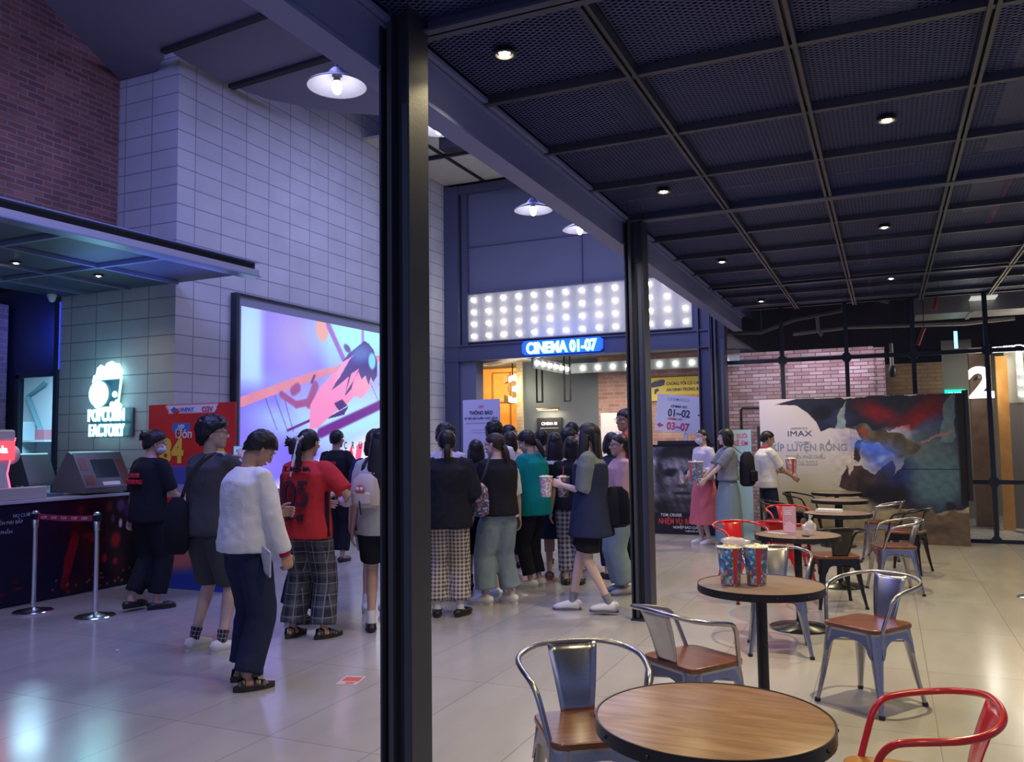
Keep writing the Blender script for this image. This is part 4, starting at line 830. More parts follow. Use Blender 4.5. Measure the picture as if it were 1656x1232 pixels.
# big film banner
def ban(u, v):
    X = 163+1190*u; T = 105-60*u; Bt = 877+48*u; Y = T+(1-v)*(Bt-T); w1 = fbm(u*3, v*2, 3, 31, 4); w2 = fbm(u*3, v*2, 3, 57, 4); X0, Y0 = X, Y; far_ = np.clip((X-560)/120, 0, 1); X = X+14*w1*far_; Y = Y+11*w2*far_
    I = np.zeros(u.shape+(3,)) + C3(.80, .78, .84)
    I = mixm(I, np.clip((Y-330)/300, 0, 1), (.66, .64, .53)); I = mixm(I, np.clip((450-X)/400, 0, 1)*.3, (.9, .88, .92)); I = mixm(I, np.clip((Y-620)/200, 0, 1)*.7, (.55, .48, .40))
    def B(cx, cy, rx, ry, col, a=1., rot=0., s=.3):
        nonlocal I; I = mixm(I, blob(X, Y, cx, cy, rx, ry, rot, s)*a, col)
    def Pm(pts, col, a=1.):
        nonlocal I; I = mixm(I, polym(X, Y, pts)*a, col)
    Pm([(265, 130), (400, 95), (700, 82), (1360, 40), (1360, 700), (1180, 735), (1040, 720), (960, 640), (930, 560), (1000, 480), (1080, 330), (1060, 225), (940, 262), (850, 275), (750, 262), (700, 255), (600, 258), (545, 280), (520, 225), (470, 175), (400, 132)], (.13, .15, .25))
    B(640, 200, 90, 50, (.20, .22, .40), .7); B(560, 170, 60, 40, (.06, .06, .12), .8)
    B(890, 170, 120, 50, (.55, .12, .18), .8, .35, .6); B(1120, 190, 120, 60, (.52, .08, .12), .85, -.7, .6); B(1190, 110, 70, 60, (.38, .08, .12), .6, -.9, .6)
    B(1140, 260, 130, 40, (.25, .34, .70), .6, -.6, .7)
    B(760, 330, 120, 70, (.66, .63, .78), .8); B(980, 300, 110, 50, (.62, .62, .78), .9, -.1)
    B(1190, 450, 150, 200, (.30, .38, .44), .95, 0, .4); B(1060, 380, 130, 70, (.34, .40, .46), .9, .2, .4); B(1200, 560, 150, 140, (.30, .42, .50), .9, 0, .4)
    Pm([(660, 170), (705, 95), (700, 130), (690, 255), (630, 255)], (.62, .72, .78), .75); Pm([(1240, 110), (1290, 45), (1310, 60), (1300, 330), (1215, 330)], (.38, .48, .55), .8)
    I = mixm(I, stroke(X, Y, 1110, 330, 1280, 262, 6, asp=1), (.55, .40, .45)); I = mixm(I, np.clip((Y-725+12*np.sin(X/25))/10, 0, 1)*np.clip((X-930)/60, 0, 1), (.40, .34, .30))
    B(1140, 830, 140, 30, (.28, .24, .22), .7); B(1260, 700, 40, 25, (.12, .10, .12), .8)
    n = .5+.5*fbm(u*2, v, 5, 9, 4)
    def R(pts, base):
        nonlocal I; m = polym(X, Y, pts); I = I*(1-m[..., None])+(C3(*base)*(.7+.6*n[..., None]))*m[..., None]
    R([(752, 245), (790, 228), (830, 240), (850, 262), (920, 265), (1010, 290), (1060, 320), (1110, 350), (1090, 400), (1000, 420), (930, 380), (880, 340), (840, 350), (800, 335), (775, 310), (760, 275)], (.33, .31, .30))
    R([(765, 320), (795, 325), (785, 380), (770, 450), (735, 448), (745, 380)], (.20, .16, .17)); R([(640, 600), (655, 560), (690, 465), (705, 520), (740, 470), (790, 470), (840, 520), (900, 480), (975, 440), (975, 480), (950, 560), (1000, 640), (1040, 720), (930, 700), (760, 640)], (.23, .18, .18))
    B(900, 640, 120, 70, (.07, .07, .12), .85); B(800, 285, 30, 20, (.60, .22, .18), .8, .3); B(830, 400, 50, 42, (.34, .36, .55), .8)
    I = mixm(I, blob(X, Y, 830, 362, 85, 30, .3, .7)*.95, (.30, .45, 1.)); I = mixm(I, blob(X, Y, 900, 420, 80, 60, -.3, .7)*.9, (.28, .40, .95)); I = mixm(I, blob(X, Y, 900, 425, 35, 20, -.3, .5)*.8, (.62, .72, 1.)); I = mixm(I, blob(X, Y, 960, 500, 90, 60, 0, .9)*.5, (.10, .20, .60))
    I = I*(1+.09*fbm(u*2, v*2, 8, 77, 4)*far_)[..., None]; X, Y = X0, Y0
    I = mixm(I, (np.abs(X-723) < 2.5)*(Y > 255)*(Y < 470)*.5, (.4, .4, .45)); I = mixm(I, (np.abs(Y-487) < 3)*(X > 1000)*.6, (.08, .1, .12))
    I = mixm(I, np.clip((X-1310)/15, 0, 1)*np.clip((700-Y)/30, 0, 1), (.03, .03, .06)); return I
rz = math.atan2(-.32, 2.79); LB = 2.81
t = thing('film_banner', 'wide film banner reading IMAX and KÍP LUYỆN RỒNG behind the farthest tables', 'banner', (-1.80, 13.45, 0), rz)
board('printed_panel', LB, 2.12, 380, 290, ban, M_poster, t, depth=.04)
def BT(s, zx, zy, size, m, wd=1., b=0.): text(s, size, m, t, ((zx-163)/1190*LB, -.004, 2.12*(877+48*(zx-163)/1190-zy)/(772+108*(zx-163)/1190)), bold=b, width=wd)
M_imx = mat('slate_print', (.10, .09, .14), .5); M_ttl = mat('steel_print', (.26, .31, .40), .5); M_fnt = mat('faint_print', (.42, .43, .42), .5)
BT('IMAX', 336, 308, .115, M_imx, 1.32, .0); BT('EXPERIENCE IN', 360, 268, .04, M_fnt, .9); BT('BÍ KÍP LUYỆN RỒNG', 168, 392, .145, M_ttl, .95, .015); BT('DỰ KIẾN KHỞI CHIẾU', 322, 432, .066, M_fnt, .88); BT('13.06.2025', 352, 470, .095, M_fnt, .95)
BT('CHỈ CÓ TẠI RẠP', 380, 345, .03, M_fnt)
MB().box(LB-.02, LB+.06, .045, .12, .62, 2.16).box(0, LB, .05, .08, 2.04, 2.1).box(.3, .34, .05, .09, 0, 2.0).box(LB-.34, LB-.3, .05, .09, 0, 2.0).box(.2, .44, .05, .15, 0, .03).box(LB-.44, LB-.2, .05, .15, 0, .03).build('frame', M_black, t)
# prints and litter on the floor
def sticker(x, y, rz, w_, h_, m, label, name='floor_sticker', cat='sticker', m2=None):
    t = thing(name, label, cat, (x, y, 0), rz)
    MB().box(-w_/2, w_/2, -h_/2, h_/2, .001, .0025).build('sheet', m, t)
    if m2: MB().box(-w_*.4, w_*.4, -h_*.1, h_*.34, .0026, .003).box(-w_*.1, w_*.3, -h_*.4, -h_*.2, .0026, .003).build('print', m2, t)
    return t
sticker(-3.25, 4.62, .25, .14, .20, mat('sticker_pale', (.55, .48, .46), .4), 'small red and white sticker on the floor beside the sandals', m2=mat('sticker_red', (.65, .12, .08), .4))
for x, y, r, s in ((-3.05, 10.6, .30, 'larger pale red disc on the floor right of the second column'), (-3.6, 12.0, .16, 'smaller pale red disc on the floor behind the larger one'), (-3.7, 8.6, .34, 'reddish disc on the floor behind the walking long-haired woman')):
    tag(MB().lathe([(r, .001), (r, .0025), (0, .0025)], n=40).build('floor_sticker', mat('faded_red_floor_print', (.38, .19, .17), .4), loc=(x, y, 0)), s, 'sticker')
for x, y, rz in ((-4.9, 8.2, .3), (-5.6, 9.6, .1)): sticker(x, y, rz, .5, .35, mat('lilac_floor_print', (.42, .40, .52), .3), 'pale lilac arrow print on the floor '+('before the red-bag carrier' if y > 9 else 'behind the queue'))
tag(MB().ell((0, 0, .008), (.012, .010, .008), 8, 6).ell((.009, .004, .009), (.008, .008, .007), 8, 6).build('popcorn_piece', mat('popcorn_cream', (.85, .78, .55), .7), loc=(-5.35, 4.6, .001), smooth=True), 'single piece of popcorn on the floor at the left', 'popcorn')
# ================================================================== FURNITURE
M_silver = mat('brushed_galvanised_steel', (.42, .42, .44), .27, 1., bump=.04, bscale=90, var=.25, vscale=9); M_red = mat('red_gloss_enamel', (.52, .015, .022), .22, .0, coat=.4); M_blk = mat('black_gloss_enamel', (.012, .013, .016), .25, .2)
M_seat = wood('brown_varnished_seat', (.105, .030, .009), (.21, .065, .02), 5, .28, .5); M_seato = wood('orange_varnished_seat', (.42, .19, .04), (.55, .27, .07), 5, .28, .5)
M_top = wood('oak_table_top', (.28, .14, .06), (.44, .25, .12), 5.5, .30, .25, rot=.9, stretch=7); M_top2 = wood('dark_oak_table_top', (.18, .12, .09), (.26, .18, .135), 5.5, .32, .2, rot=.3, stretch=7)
M_band = mat('black_table_band', (.018, .017, .022), .35, .3, bump=.05)
def sq(r, h, n=5):
    # rounded square outline
    o = []
    for cx, cy, a0 in ((h-r, h-r, 0), (-h+r, h-r, 90), (-h+r, -h+r, 180), (h-r, -h+r, 270)):
        for k in range(n+1):
            a = math.radians(a0+90*k/n); o.append((cx+r*math.cos(a), cy+r*math.sin(a)))
    return o
def make_chair(kind, label, group=None, seatm=None):
    m = {'silver': M_silver, 'red': M_red, 'black': M_blk}[kind]
    t = thing('metal_armchair', label, 'chair', (0, 0, 0), 0, group)
    MB().prism(sq(.055, .185), .440, .466).build('seat', seatm or M_seat, t, bevel=.006, smooth=True)
    f = MB().prism(sq(.05, .178), .428, .440)
    for k in range(4):    # apron sides with an arched lower edge
        M = Matrix.Rotation(k*PI/2, 4, 'Z'); arch = [(-.145, .432), (-.150, .30), (-.135, .31)] + [(.118*math.cos(a), .335+.062*math.sin(a)) for a in np.linspace(PI, 0, 13)] + [(.135, .31), (.150, .30), (.145, .432)]
        P0 = []; P1 = []
        for x, z in arch:
            fl = .176+(.432-z)*.14; P0.append(M @ Vector((x, fl, z))); P1.append(M @ Vector((x, fl-.004, z)))
        n = len(arch); f.add(P0+P1, [tuple(range(n)), tuple(range(2*n-1, n-1, -1))] + [(i, n+i, n+(i+1) % n, (i+1) % n) for i in range(n)])
    f.build('seat_frame', m, t, smooth=True, angle=35)
    for sx, sy in ((1, 1), (-1, 1), (1, -1), (-1, -1)):
        L = MB(); d = Vector((sx, sy, 0)).normalized(); s = Vector((-d.y, d.x, 0))
        pts = [(sx*.142, sy*.142, .436), (sx*.150, sy*.150, .38), (sx*.160, sy*.160, .30), (sx*.182, sy*.182, .15), (sx*.205, sy*.205, .02), (sx*.208, sy*.208, 0)]
        L.tube(pts, [(.048, .028), (.044, .026), (.034, .021), (.022, .015), (.014, .011), (.014, .011)], 12, side=s).build('leg', m, t, smooth=True)
        MB().tube([pts[4], pts[5]], .0165, 10).build('leg_cap', M_black, t.children[-1])
    MB().tube([(-.15, -.15, .36), (.15, .15, .36)], .006, 6).tube([(-.15, .15, .36), (.15, -.15, .36)], .006, 6).build('cross_brace', m, t)
    half = [(.178, .135, .44), (.190, .118, .50), (.208, .092, .585), (.218, .074, .622), (.230, .045, .650), (.240, .0, .664), (.248, -.06, .675), (.247, -.13, .686), (.222, -.19, .697), (.17, -.235, .709), (.10, -.258, .717), (0, -.266, .720)]
    C_ = [Vector(p) for p in half+[(-x, y, z) for x, y, z in half[-2::-1]]]
    sm = []
    for i in range(len(C_)-1):      # Catmull-Rom
        p0, p1, p2, p3 = C_[max(i-1, 0)], C_[i], C_[i+1], C_[min(i+2, len(C_)-1)]
        for k in range(3):
            q = k/3; sm.append(.5*((2*p1)+(p2-p0)*q+(2*p0-5*p1+4*p2-p3)*q*q+(3*p1-p0-3*p2+p3)*q**3))
    sm.append(C_[-1]); MB().tube(sm, .0115, 10).build('back_rail', m, t, smooth=True)
    b = MB(); R_ = []
    for i in range(9):
        q = i/8; z = .718-.268*q; y = -.266+.099*q+.010*math.sin(q*PI); hw = .105-.038*q
        for j in range(7):
            u = -1+j/3; R_.append((hw*u, y+.018*u*u*(1-q), z))
    fs = [(i*7+j, i*7+j+1, (i+1)*7+j+1, (i+1)*7+j) for i in range(8) for j in range(6)]
    b.add(R_, fs); o = b.build('backrest', m, t, smooth=True, fix=False); s = o.modifiers.new('thickness', 'SOLIDIFY'); s.thickness = .004; s.offset = 0
    MB().box(-.068, .068, -.175, -.155, .43, .462).build('back_bracket', m, t)
    return t
CH = {k: None for k in ('silver', 'red', 'black', 'redo')}
def chair(kind, x, y, face, label, group):
    # face: direction the sitter looks, as a vector
    rz = math.atan2(-face[0], face[1]); key = kind
    if CH[key] is None: c = CH[key] = make_chair('red' if kind == 'redo' else kind, label, group, M_seato if kind == 'redo' else None); c.location = (x, y, 0); c.rotation_euler = (0, 0, rz); return c
    c = copy_tree(CH[key], (x, y, 0), rz, label); c['group'] = group; return c
G1, G2, G3 = 'silver metal armchairs', 'red metal armchairs', 'black metal armchairs'
chair('silver', -1.08, 3.08, (.56, -.83), 'silver metal armchair left of the nearest table, tucked under its edge', G1)
chair('silver', -.925, 4.215, (.56, .83), 'silver metal armchair seen side-on, between the nearest and the second table', G1)
chair('silver', -.148, 5.35, (-.54, -.84), 'silver metal armchair standing free at the right with violet light on its back', G1)
chair('silver', -.772, 6.40, (.16, -.99), 'silver metal armchair behind the table with popcorn cups, facing it', G1)
chair('silver', .01, 9.15, (-.97, -.26), 'silver metal armchair with orange-brown seat at the right of the fourth table', G1)
chair('silver', -.10, 11.55, (-.98, .15), 'silver metal armchair at the right of the two farthest tables', G1)
chair('redo', .015, 2.955, (-1, -.06), 'red metal armchair with orange wooden seat at the bottom right corner', G2)
chair('red', -1.29, 8.29, (.63, -.78), 'red metal armchair with magenta reflection left of the third table', G2)
chair('red', -1.08, 10.36, (.31, -.95), 'red metal armchair with its back turned left of the fourth table', G2)
chair('red', -.95, 8.75, (.3, .95), 'red metal armchair mostly hidden between the third and fourth tables', G2)
chair('black', -.489, 8.28, (-.37, .93), 'black metal armchair with its back to the camera between third and fourth table', G3)
chair('black', -1.15, 12.95, (.9, -.3), 'black metal armchair farthest left by the film banner', G3)
chair('black', -1.30, 11.35, (.95, 0), 'black metal armchair left of the fifth table, behind the boy in the red scarf', G3)
chair('black', .15, 10.55, (-.9, .3), 'black metal armchair in the shade right of the fourth and fifth tables', G3)
def make_table(label, top):
    t = thing('round_table', label, 'table', (0, 0, 0), 0, 'round cafe tables')
    MB().lathe([(0, .742), (.326, .742), (.330, .746), (.330, .7495), (.326, .7505), (0, .7505)], n=72).build('tabletop', top, t, smooth=True, angle=30)
    b = MB().lathe([(.329, .712), (.336, .712), (.336, .7515), (.331, .7515), (.331, .745), (.329, .745)], n=72)
    b.build('edge_band', M_band, t, smooth=True, angle=30)
    bd = t.children[-1]
    for k in range(12):
        a = 2*PI*k/12+.2; MB().ell((.337*math.cos(a), .337*math.sin(a), .731), (.006, .006, .006), 8, 6).build('rivet', M_black, bd, smooth=True)
    MB().lathe([(.030, .02), (.030, .70)], n=20).build('pole', M_blk, t, smooth=True)
    MB().box(-.24, .24, -.02, .02, .70, .712).box(-.02, .02, -.24, .24, .698, .711).build('top_bracket', M_black, t)
    MB().lathe([(.24, 0), (.243, .008), (.235, .014), (.08, .035), (.035, .055), (.032, .07)], n=48).build('base', M_blk, t, smooth=True)
    return t
T0 = make_table('nearest round wooden table with an empty bright oak top', M_top); T0.location = (-.49, 2.47, 0)
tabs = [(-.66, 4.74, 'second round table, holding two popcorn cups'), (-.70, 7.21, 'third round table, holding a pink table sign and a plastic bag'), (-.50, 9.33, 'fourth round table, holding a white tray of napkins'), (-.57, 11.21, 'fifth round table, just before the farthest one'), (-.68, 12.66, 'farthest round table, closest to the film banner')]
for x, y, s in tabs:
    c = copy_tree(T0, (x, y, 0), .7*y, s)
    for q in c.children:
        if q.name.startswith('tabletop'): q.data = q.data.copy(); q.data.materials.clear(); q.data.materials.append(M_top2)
# ------------------------------------------------------------------ popcorn cups and small things
def cupmat(name, cols, seed):
    m, t, b = nt(name); N = t.nodes; L = t.links
    uv = N.new('ShaderNodeUVMap'); vo = N.new('ShaderNodeTexVoronoi'); vo.inputs['Scale'].default_value = 62; vo.inputs['Randomness'].default_value = 1
    mp = N.new('ShaderNodeMapping'); mp.inputs['Location'].default_value = (seed, seed*.7, 0); L.new(uv.outputs[0], mp.inputs[0]); L.new(mp.outputs[0], vo.inputs['Vector'])
    sp = N.new('ShaderNodeSeparateColor'); L.new(vo.outputs['Color'], sp.inputs[0]); cr = N.new('ShaderNodeValToRGB'); cr.color_ramp.interpolation = 'CONSTANT'
    e = cr.color_ramp.elements; e[0].position = 0; e[0].color = (*cols[0], 1); e[1].position = 1/len(cols); e[1].color = (*cols[1], 1)
    for i, c in enumerate(cols[2:]): x = e.new((i+2)/len(cols)); x.color = (*c, 1)
    L.new(sp.outputs[0], cr.inputs[0]); L.new(cr.outputs[0], b.inputs['Base Color']); b.inputs['Roughness'].default_value = .35; MATS[name] = m; return m
M_cup = cupmat('printed_cup', [(.04, .14, .42), (.55, .62, .70), (.45, .05, .06), (.10, .30, .60), (.5, .32, .12), (.05, .2, .5), (.05, .20, .12)], 0)
M_cup2 = cupmat('printed_cup_pale', [(.60, .58, .66), (.5, .25, .3), (.75, .72, .78), (.35, .35, .5), (.7, .3, .25)], 3.3)
M_cupr = mat('red_cup_print', (.62, .05, .04), .35)
CUP = {}
def cup(kind, loc, h, r, label, group='popcorn and drink cups', lid=False, parent=None, rz=0., tilt=(0, 0), straw=False, heap=True):
    t = thing('popcorn_cup' if heap else 'drink_cup', label, 'cup', loc, rz, group); t.rotation_euler = (tilt[0], tilt[1], rz)
    m = {'print': M_cup, 'pale': M_cup2, 'red': M_cupr, 'white': M_white}[kind]
    MB().lathe([(r*.74, .0), (r*.76, .006), (r*.985, h*.97), (r, h*.97), (r*1.03, h*.985), (r*1.0, h), (r*.95, h*.98), (r*.93, h*.93), (0, h*.93)], n=28).build('cup_body', m, t, smooth=True, angle=50)
    MB().lathe([(r*.99, h*.97), (r*1.035, h*.985), (r*1.0, h*1.005), (r*.955, h*.985)], n=28).build('rim', M_white, t, smooth=True)
    if kind in ('print', 'pale'):
        a0 = -PI/2+.45; P0 = [(r*(.76+.225*k/6)*1.012*math.cos(a0+a), r*(.76+.225*k/6)*1.012*math.sin(a0+a), h*.94*k/6+.008) for a in np.linspace(-.22, .22, 5) for k in range(7)]
        MB().add(P0, [(j*7+k, j*7+k+1, (j+1)*7+k+1, (j+1)*7+k) for j in range(4) for k in range(6)]).build('red_stripe', M_cupr, t, smooth=True, fix=False)
    if heap:
        mb = MB(); rr = random.Random(int(abs(loc[0]*977+loc[1]*131)))
        for _ in range(26):
            a = rr.random()*6.28; q = math.sqrt(rr.random())*r*.85; mb.ell((q*math.cos(a), q*math.sin(a), h*.95+(r-q)*.35*rr.random()), (.012, .011, .010), 6, 5)
        mb.build('popcorn', mat('popcorn_cream', (.85, .78, .55), .7), t, smooth=True)
    if lid: MB().lathe([(r*1.04, h*.97), (r*1.06, h), (r*.8, h*1.02), (r*.75, h*1.06), (0, h*1.06)], n=24).build('lid', M_white, t, smooth=True)
    if straw: MB().tube([(0, 0, h), (.01, 0, h+.10)], .004, 6).build('straw', M_redprint, t)
    return t
cup('print', (-.805, 4.66, .7515), .205, .068, 'blue and white popcorn cup with red stripe, left of the two on the table', rz=.2)
cup('print', (-.675, 4.71, .7515), .205, .066, 'blue and white popcorn cup with red stripe, right of the two on the table', rz=-.1)
def crumple(name, loc, r, m, label, cat, seed=0):
    mb = MB().ell((0, 0, r[2]), r, 22, 16); rr = noise
    mb.v = [tuple(Vector(p)*(1+.28*noise.noise(Vector(p)*26+Vector((seed, 0, 0))))) for p in mb.v]; z0 = min(p[2] for p in mb.v); mb.v = [(p[0], p[1], max(p[2]-z0, 0)) for p in mb.v]
    return tag(mb.build(name, m, smooth=True, loc=loc), label, cat)
M_clear = mat('clear_plastic_film', (.62, .62, .68), .15); MATS['clear_plastic_film'].node_tree.nodes['Principled BSDF'].inputs['Alpha'].default_value = .55
crumple('plastic_bag', (-.78, 4.70, .958), (.075, .05, .022), M_clear, 'crumpled clear plastic film lying across the two popcorn cups', 'bag')
t = crumple('plastic_bag', (-.60, 7.17, .7515), (.055, .05, .055), M_clear, 'knotted clear plastic bag on the third table beside the pink sign', 'bag', 5)
MB().tube([(0, 0, .09), (.004, 0, .13), (.012, 0, .16)], [.02, .008, .018], 8).build('knot', M_clear, t, smooth=True)
t = thing('table_sign', 'pink upright table sign on the third table', 'sign', (-.75, 7.16, .7515), -.15)
M_pk = mat('magenta_card', (.55, .10, .28), .4)
MB().box(-.05, .05, -.004, .004, 0, .225).build('card', M_pk, t); MB().box(-.055, .055, -.03, .03, 0, .008).box(-.053, .053, -.007, -.005, 0, .228).build('holder', mat('clear_acrylic', (.7, .6, .7), .1), t)
t.children[-1].data.materials[0].node_tree.nodes['Principled BSDF'].inputs['Alpha'].default_value = .25
for i, q in enumerate(((.19, .07), (.175, .05), (.16, .06), (.09, .05))): MB().box(-.038, -.038+q[1], -.006, -.005, q[0], q[0]+.006).build('printed_line', M_white, t)
MB().prism([(-.045, .02), (.045, .02), (.045, .08), (0, .11), (-.045, .07)], -.0062, -.005, 'y').build('print_patch', mat('pale_pink_card', (.7, .4, .55), .4), t)
tag(MB().tube([(0, 0, .006), (.16, -.10, .006)], .004, 6).build('chopstick_sleeve', M_white, loc=(-.93, 7.22, .752)), 'thin white paper-wrapped stick on the third table', 'stick')
tag(MB().box(-.03, .03, -.006, .006, 0, .008).build('phone_stylus', M_black, loc=(-.62, 7.05, .752), rotz=-.5), 'small black pen on the third table', 'pen')
tag(MB().prism([(-.13, 0), (.13, 0), (.12, .035), (-.12, .035)], -.06, .06, 'y').build('napkin_tray', M_white, loc=(-.58, 9.35, .7515), rotz=-.2, bevel=.004), 'white paper tray on the fourth table', 'tray')
# ================================================================== PEOPLE
def remeshed(mb, vox, smooth=2):
    me = bpy.data.meshes.new('tmp'); me.from_pydata(mb.v, [], mb.f); me.update()
    bm = bmesh.new(); bm.from_mesh(me); bmesh.ops.recalc_face_normals(bm, faces=bm.faces); bm.to_mesh(me); bm.free()
    o = bpy.data.objects.new('tmp', me); COL.objects.link(o)
    r = o.modifiers.new('r', 'REMESH'); r.mode = 'VOXEL'; r.voxel_size = vox
    if smooth: s = o.modifiers.new('s', 'SMOOTH'); s.factor = .6; s.iterations = smooth
    dg = bpy.context.evaluated_depsgraph_get(); e = o.evaluated_get(dg).to_mesh()
    vs = [tuple(v.co) for v in e.vertices]; fs = [tuple(p.vertices) for p in e.polygons]
    o.evaluated_get(dg).to_mesh_clear(); bpy.data.objects.remove(o); bpy.data.meshes.remove(me)
    return vs, fs
def ik(a, c, l1, l2, pole):
    d = c-a; L = min(d.length, (l1+l2)*.999); dn = d.normalized(); x = (l1*l1-l2*l2+L*L)/(2*L); h = math.sqrt(max(l1*l1-x*x, 0))
    p = pole-dn*pole.dot(dn); p = p.normalized() if p.length > 1e-5 else dn.orthogonal()
    return a+dn*x+p*h, a+dn*L
def hand_mb(curl, side):
    # wrist at origin, fingers along +y, palm faces -z; side=+1 right hand (thumb to -x)
    mb = MB(); mb.tube([(0, -.012, 0), (0, .01, 0), (0, .045, -.001), (0, .085, -.002), (0, .095, -.002)], [(.024, .019), (.029, .017), (.040, .015), (.039, .013), (.030, .010)], 12, side=(1, 0, 0))
    for i, (x, ln) in enumerate(((-.029, .92), (-.0095, 1.), (.010, .95), (.029, .78))):
        x *= side; p = Vector((x, .082, -.002)); P_ = [p.copy()]; a = .12; rr = [.0092]
        for k, l in enumerate((.040, .026, .021)):
            a += curl*(1., 1.1, .7)[k]*(1+.06*i); p = p+Vector((x*.10*l, math.cos(a)*l*ln, -math.sin(a)*l*ln)); P_.append(p.copy()); rr.append((.0084, .0076, .0062)[k])
        mb.tube(P_, rr, 8)
    t = Vector((-.022*side, .018, -.004)); q = [t]
    for d, l in (((-.75*side, .60, -.30), .040), ((-.45*side, .80, -.45-curl*.3), .030), ((-.20*side, .85, -.50-curl*.5), .022)): q.append(q[-1]+Vector(d).normalized()*l)
    mb.tube(q, [.0125, .0105, .0092, .0070], 8); return mb
HANDS = {(c, s): remeshed(hand_mb(c, s), .0042, 1) for c in (.25, .75) for s in (1, -1)}
def head_mb():
    mb = MB()
    mb.ell((0, -.012, .032), (.074, .093, .082), 24, 18); mb.ell((0, .022, -.022), (.060, .066, .080), 20, 14); mb.ell((0, .050, -.078), (.034, .036, .030), 14, 10)
    mb.ell((0, .072, -.058), (.026, .020, .016), 12, 8)
    mb.tube([(0, .084, .022), (0, .094, .0), (0, .103, -.022), (0, .096, -.032)], [.008, .009, .0135, .009], 10, side=(1, 0, 0)); mb.ell((.011, .091, -.026), (.007, .008, .006), 8, 6); mb.ell((-.011, .091, -.026), (.007, .008, .006), 8, 6)
    for s in (1, -1):
        mb.ell((s*.034, .070, .030), (.028, .018, .008), 10, 6); mb.ell((s*.043, .060, -.018), (.022, .018, .018), 10, 6)
        mb.tube([(s*.070, .0, -.034), (s*.077, -.008, -.01), (s*.081, -.016, .016), (s*.076, -.006, .026)], [(.006, .009), (.007, .014), (.007, .016), (.006, .010)], 8, side=(1, 0, 0))
    mb.tube([(0, -.022, -.10), (0, -.018, -.07), (0, -.008, -.03)], [(.040, .042), (.048, .051), (.052, .056)], 16, side=(1, 0, 0))
    return mb
HEAD = remeshed(head_mb(), .0058, 2)
def xf(geo, M, mb):
    vs = [M @ Vector(p) for p in geo[0]]; mb.add(vs, geo[1])
SK = {'a': mat('skin_light', (.52, .335, .27), .5, spec=.35), 'b': mat('skin_tan', (.42, .25, .19), .5, spec=.35), 'c': mat('skin_pale', (.60, .42, .37), .48, spec=.35)}
def hairmat(name, col):
    m, t, b = nt(name); N = t.nodes; L = t.links; tc = N.new('ShaderNodeTexCoord'); mp = N.new('ShaderNodeMapping'); mp.inputs['Scale'].default_value = (1, 1, .07)
    n = N.new('ShaderNodeTexNoise'); n.inputs['Scale'].default_value = 260; n.inputs['Detail'].default_value = 2; L.new(tc.outputs['Object'], mp.inputs[0]); L.new(mp.outputs[0], n.inputs['Vector'])
    bp = N.new('ShaderNodeBump'); bp.inputs['Strength'].default_value = .35; bp.inputs['Distance'].default_value = .004; L.new(n.outputs['Fac'], bp.inputs['Height']); L.new(bp.outputs['Normal'], b.inputs['Normal'])
    b.inputs['Base Color'].default_value = (*col, 1); b.inputs['Roughness'].default_value = .42; b.inputs['Specular IOR Level'].default_value = .35; return m
M_hair = hairmat('black_hair', (.011, .010, .014)); M_hairb = hairmat('dark_brown_hair', (.030, .017, .015))
M_eye = mat('dark_eye', (.015, .010, .010), .2); M_eyew = mat('eye_white', (.7, .68, .66), .3); M_lip = mat('lip', (.42, .13, .12), .4); M_glass = mat('glasses_frame', (.02, .02, .03), .2, .5)
def cloth(name, col, rough=.85, **k): return mat('cloth_'+name, col, rough, bump=.25, bscale=55, var=.10, vscale=9, spec=.2, **k)
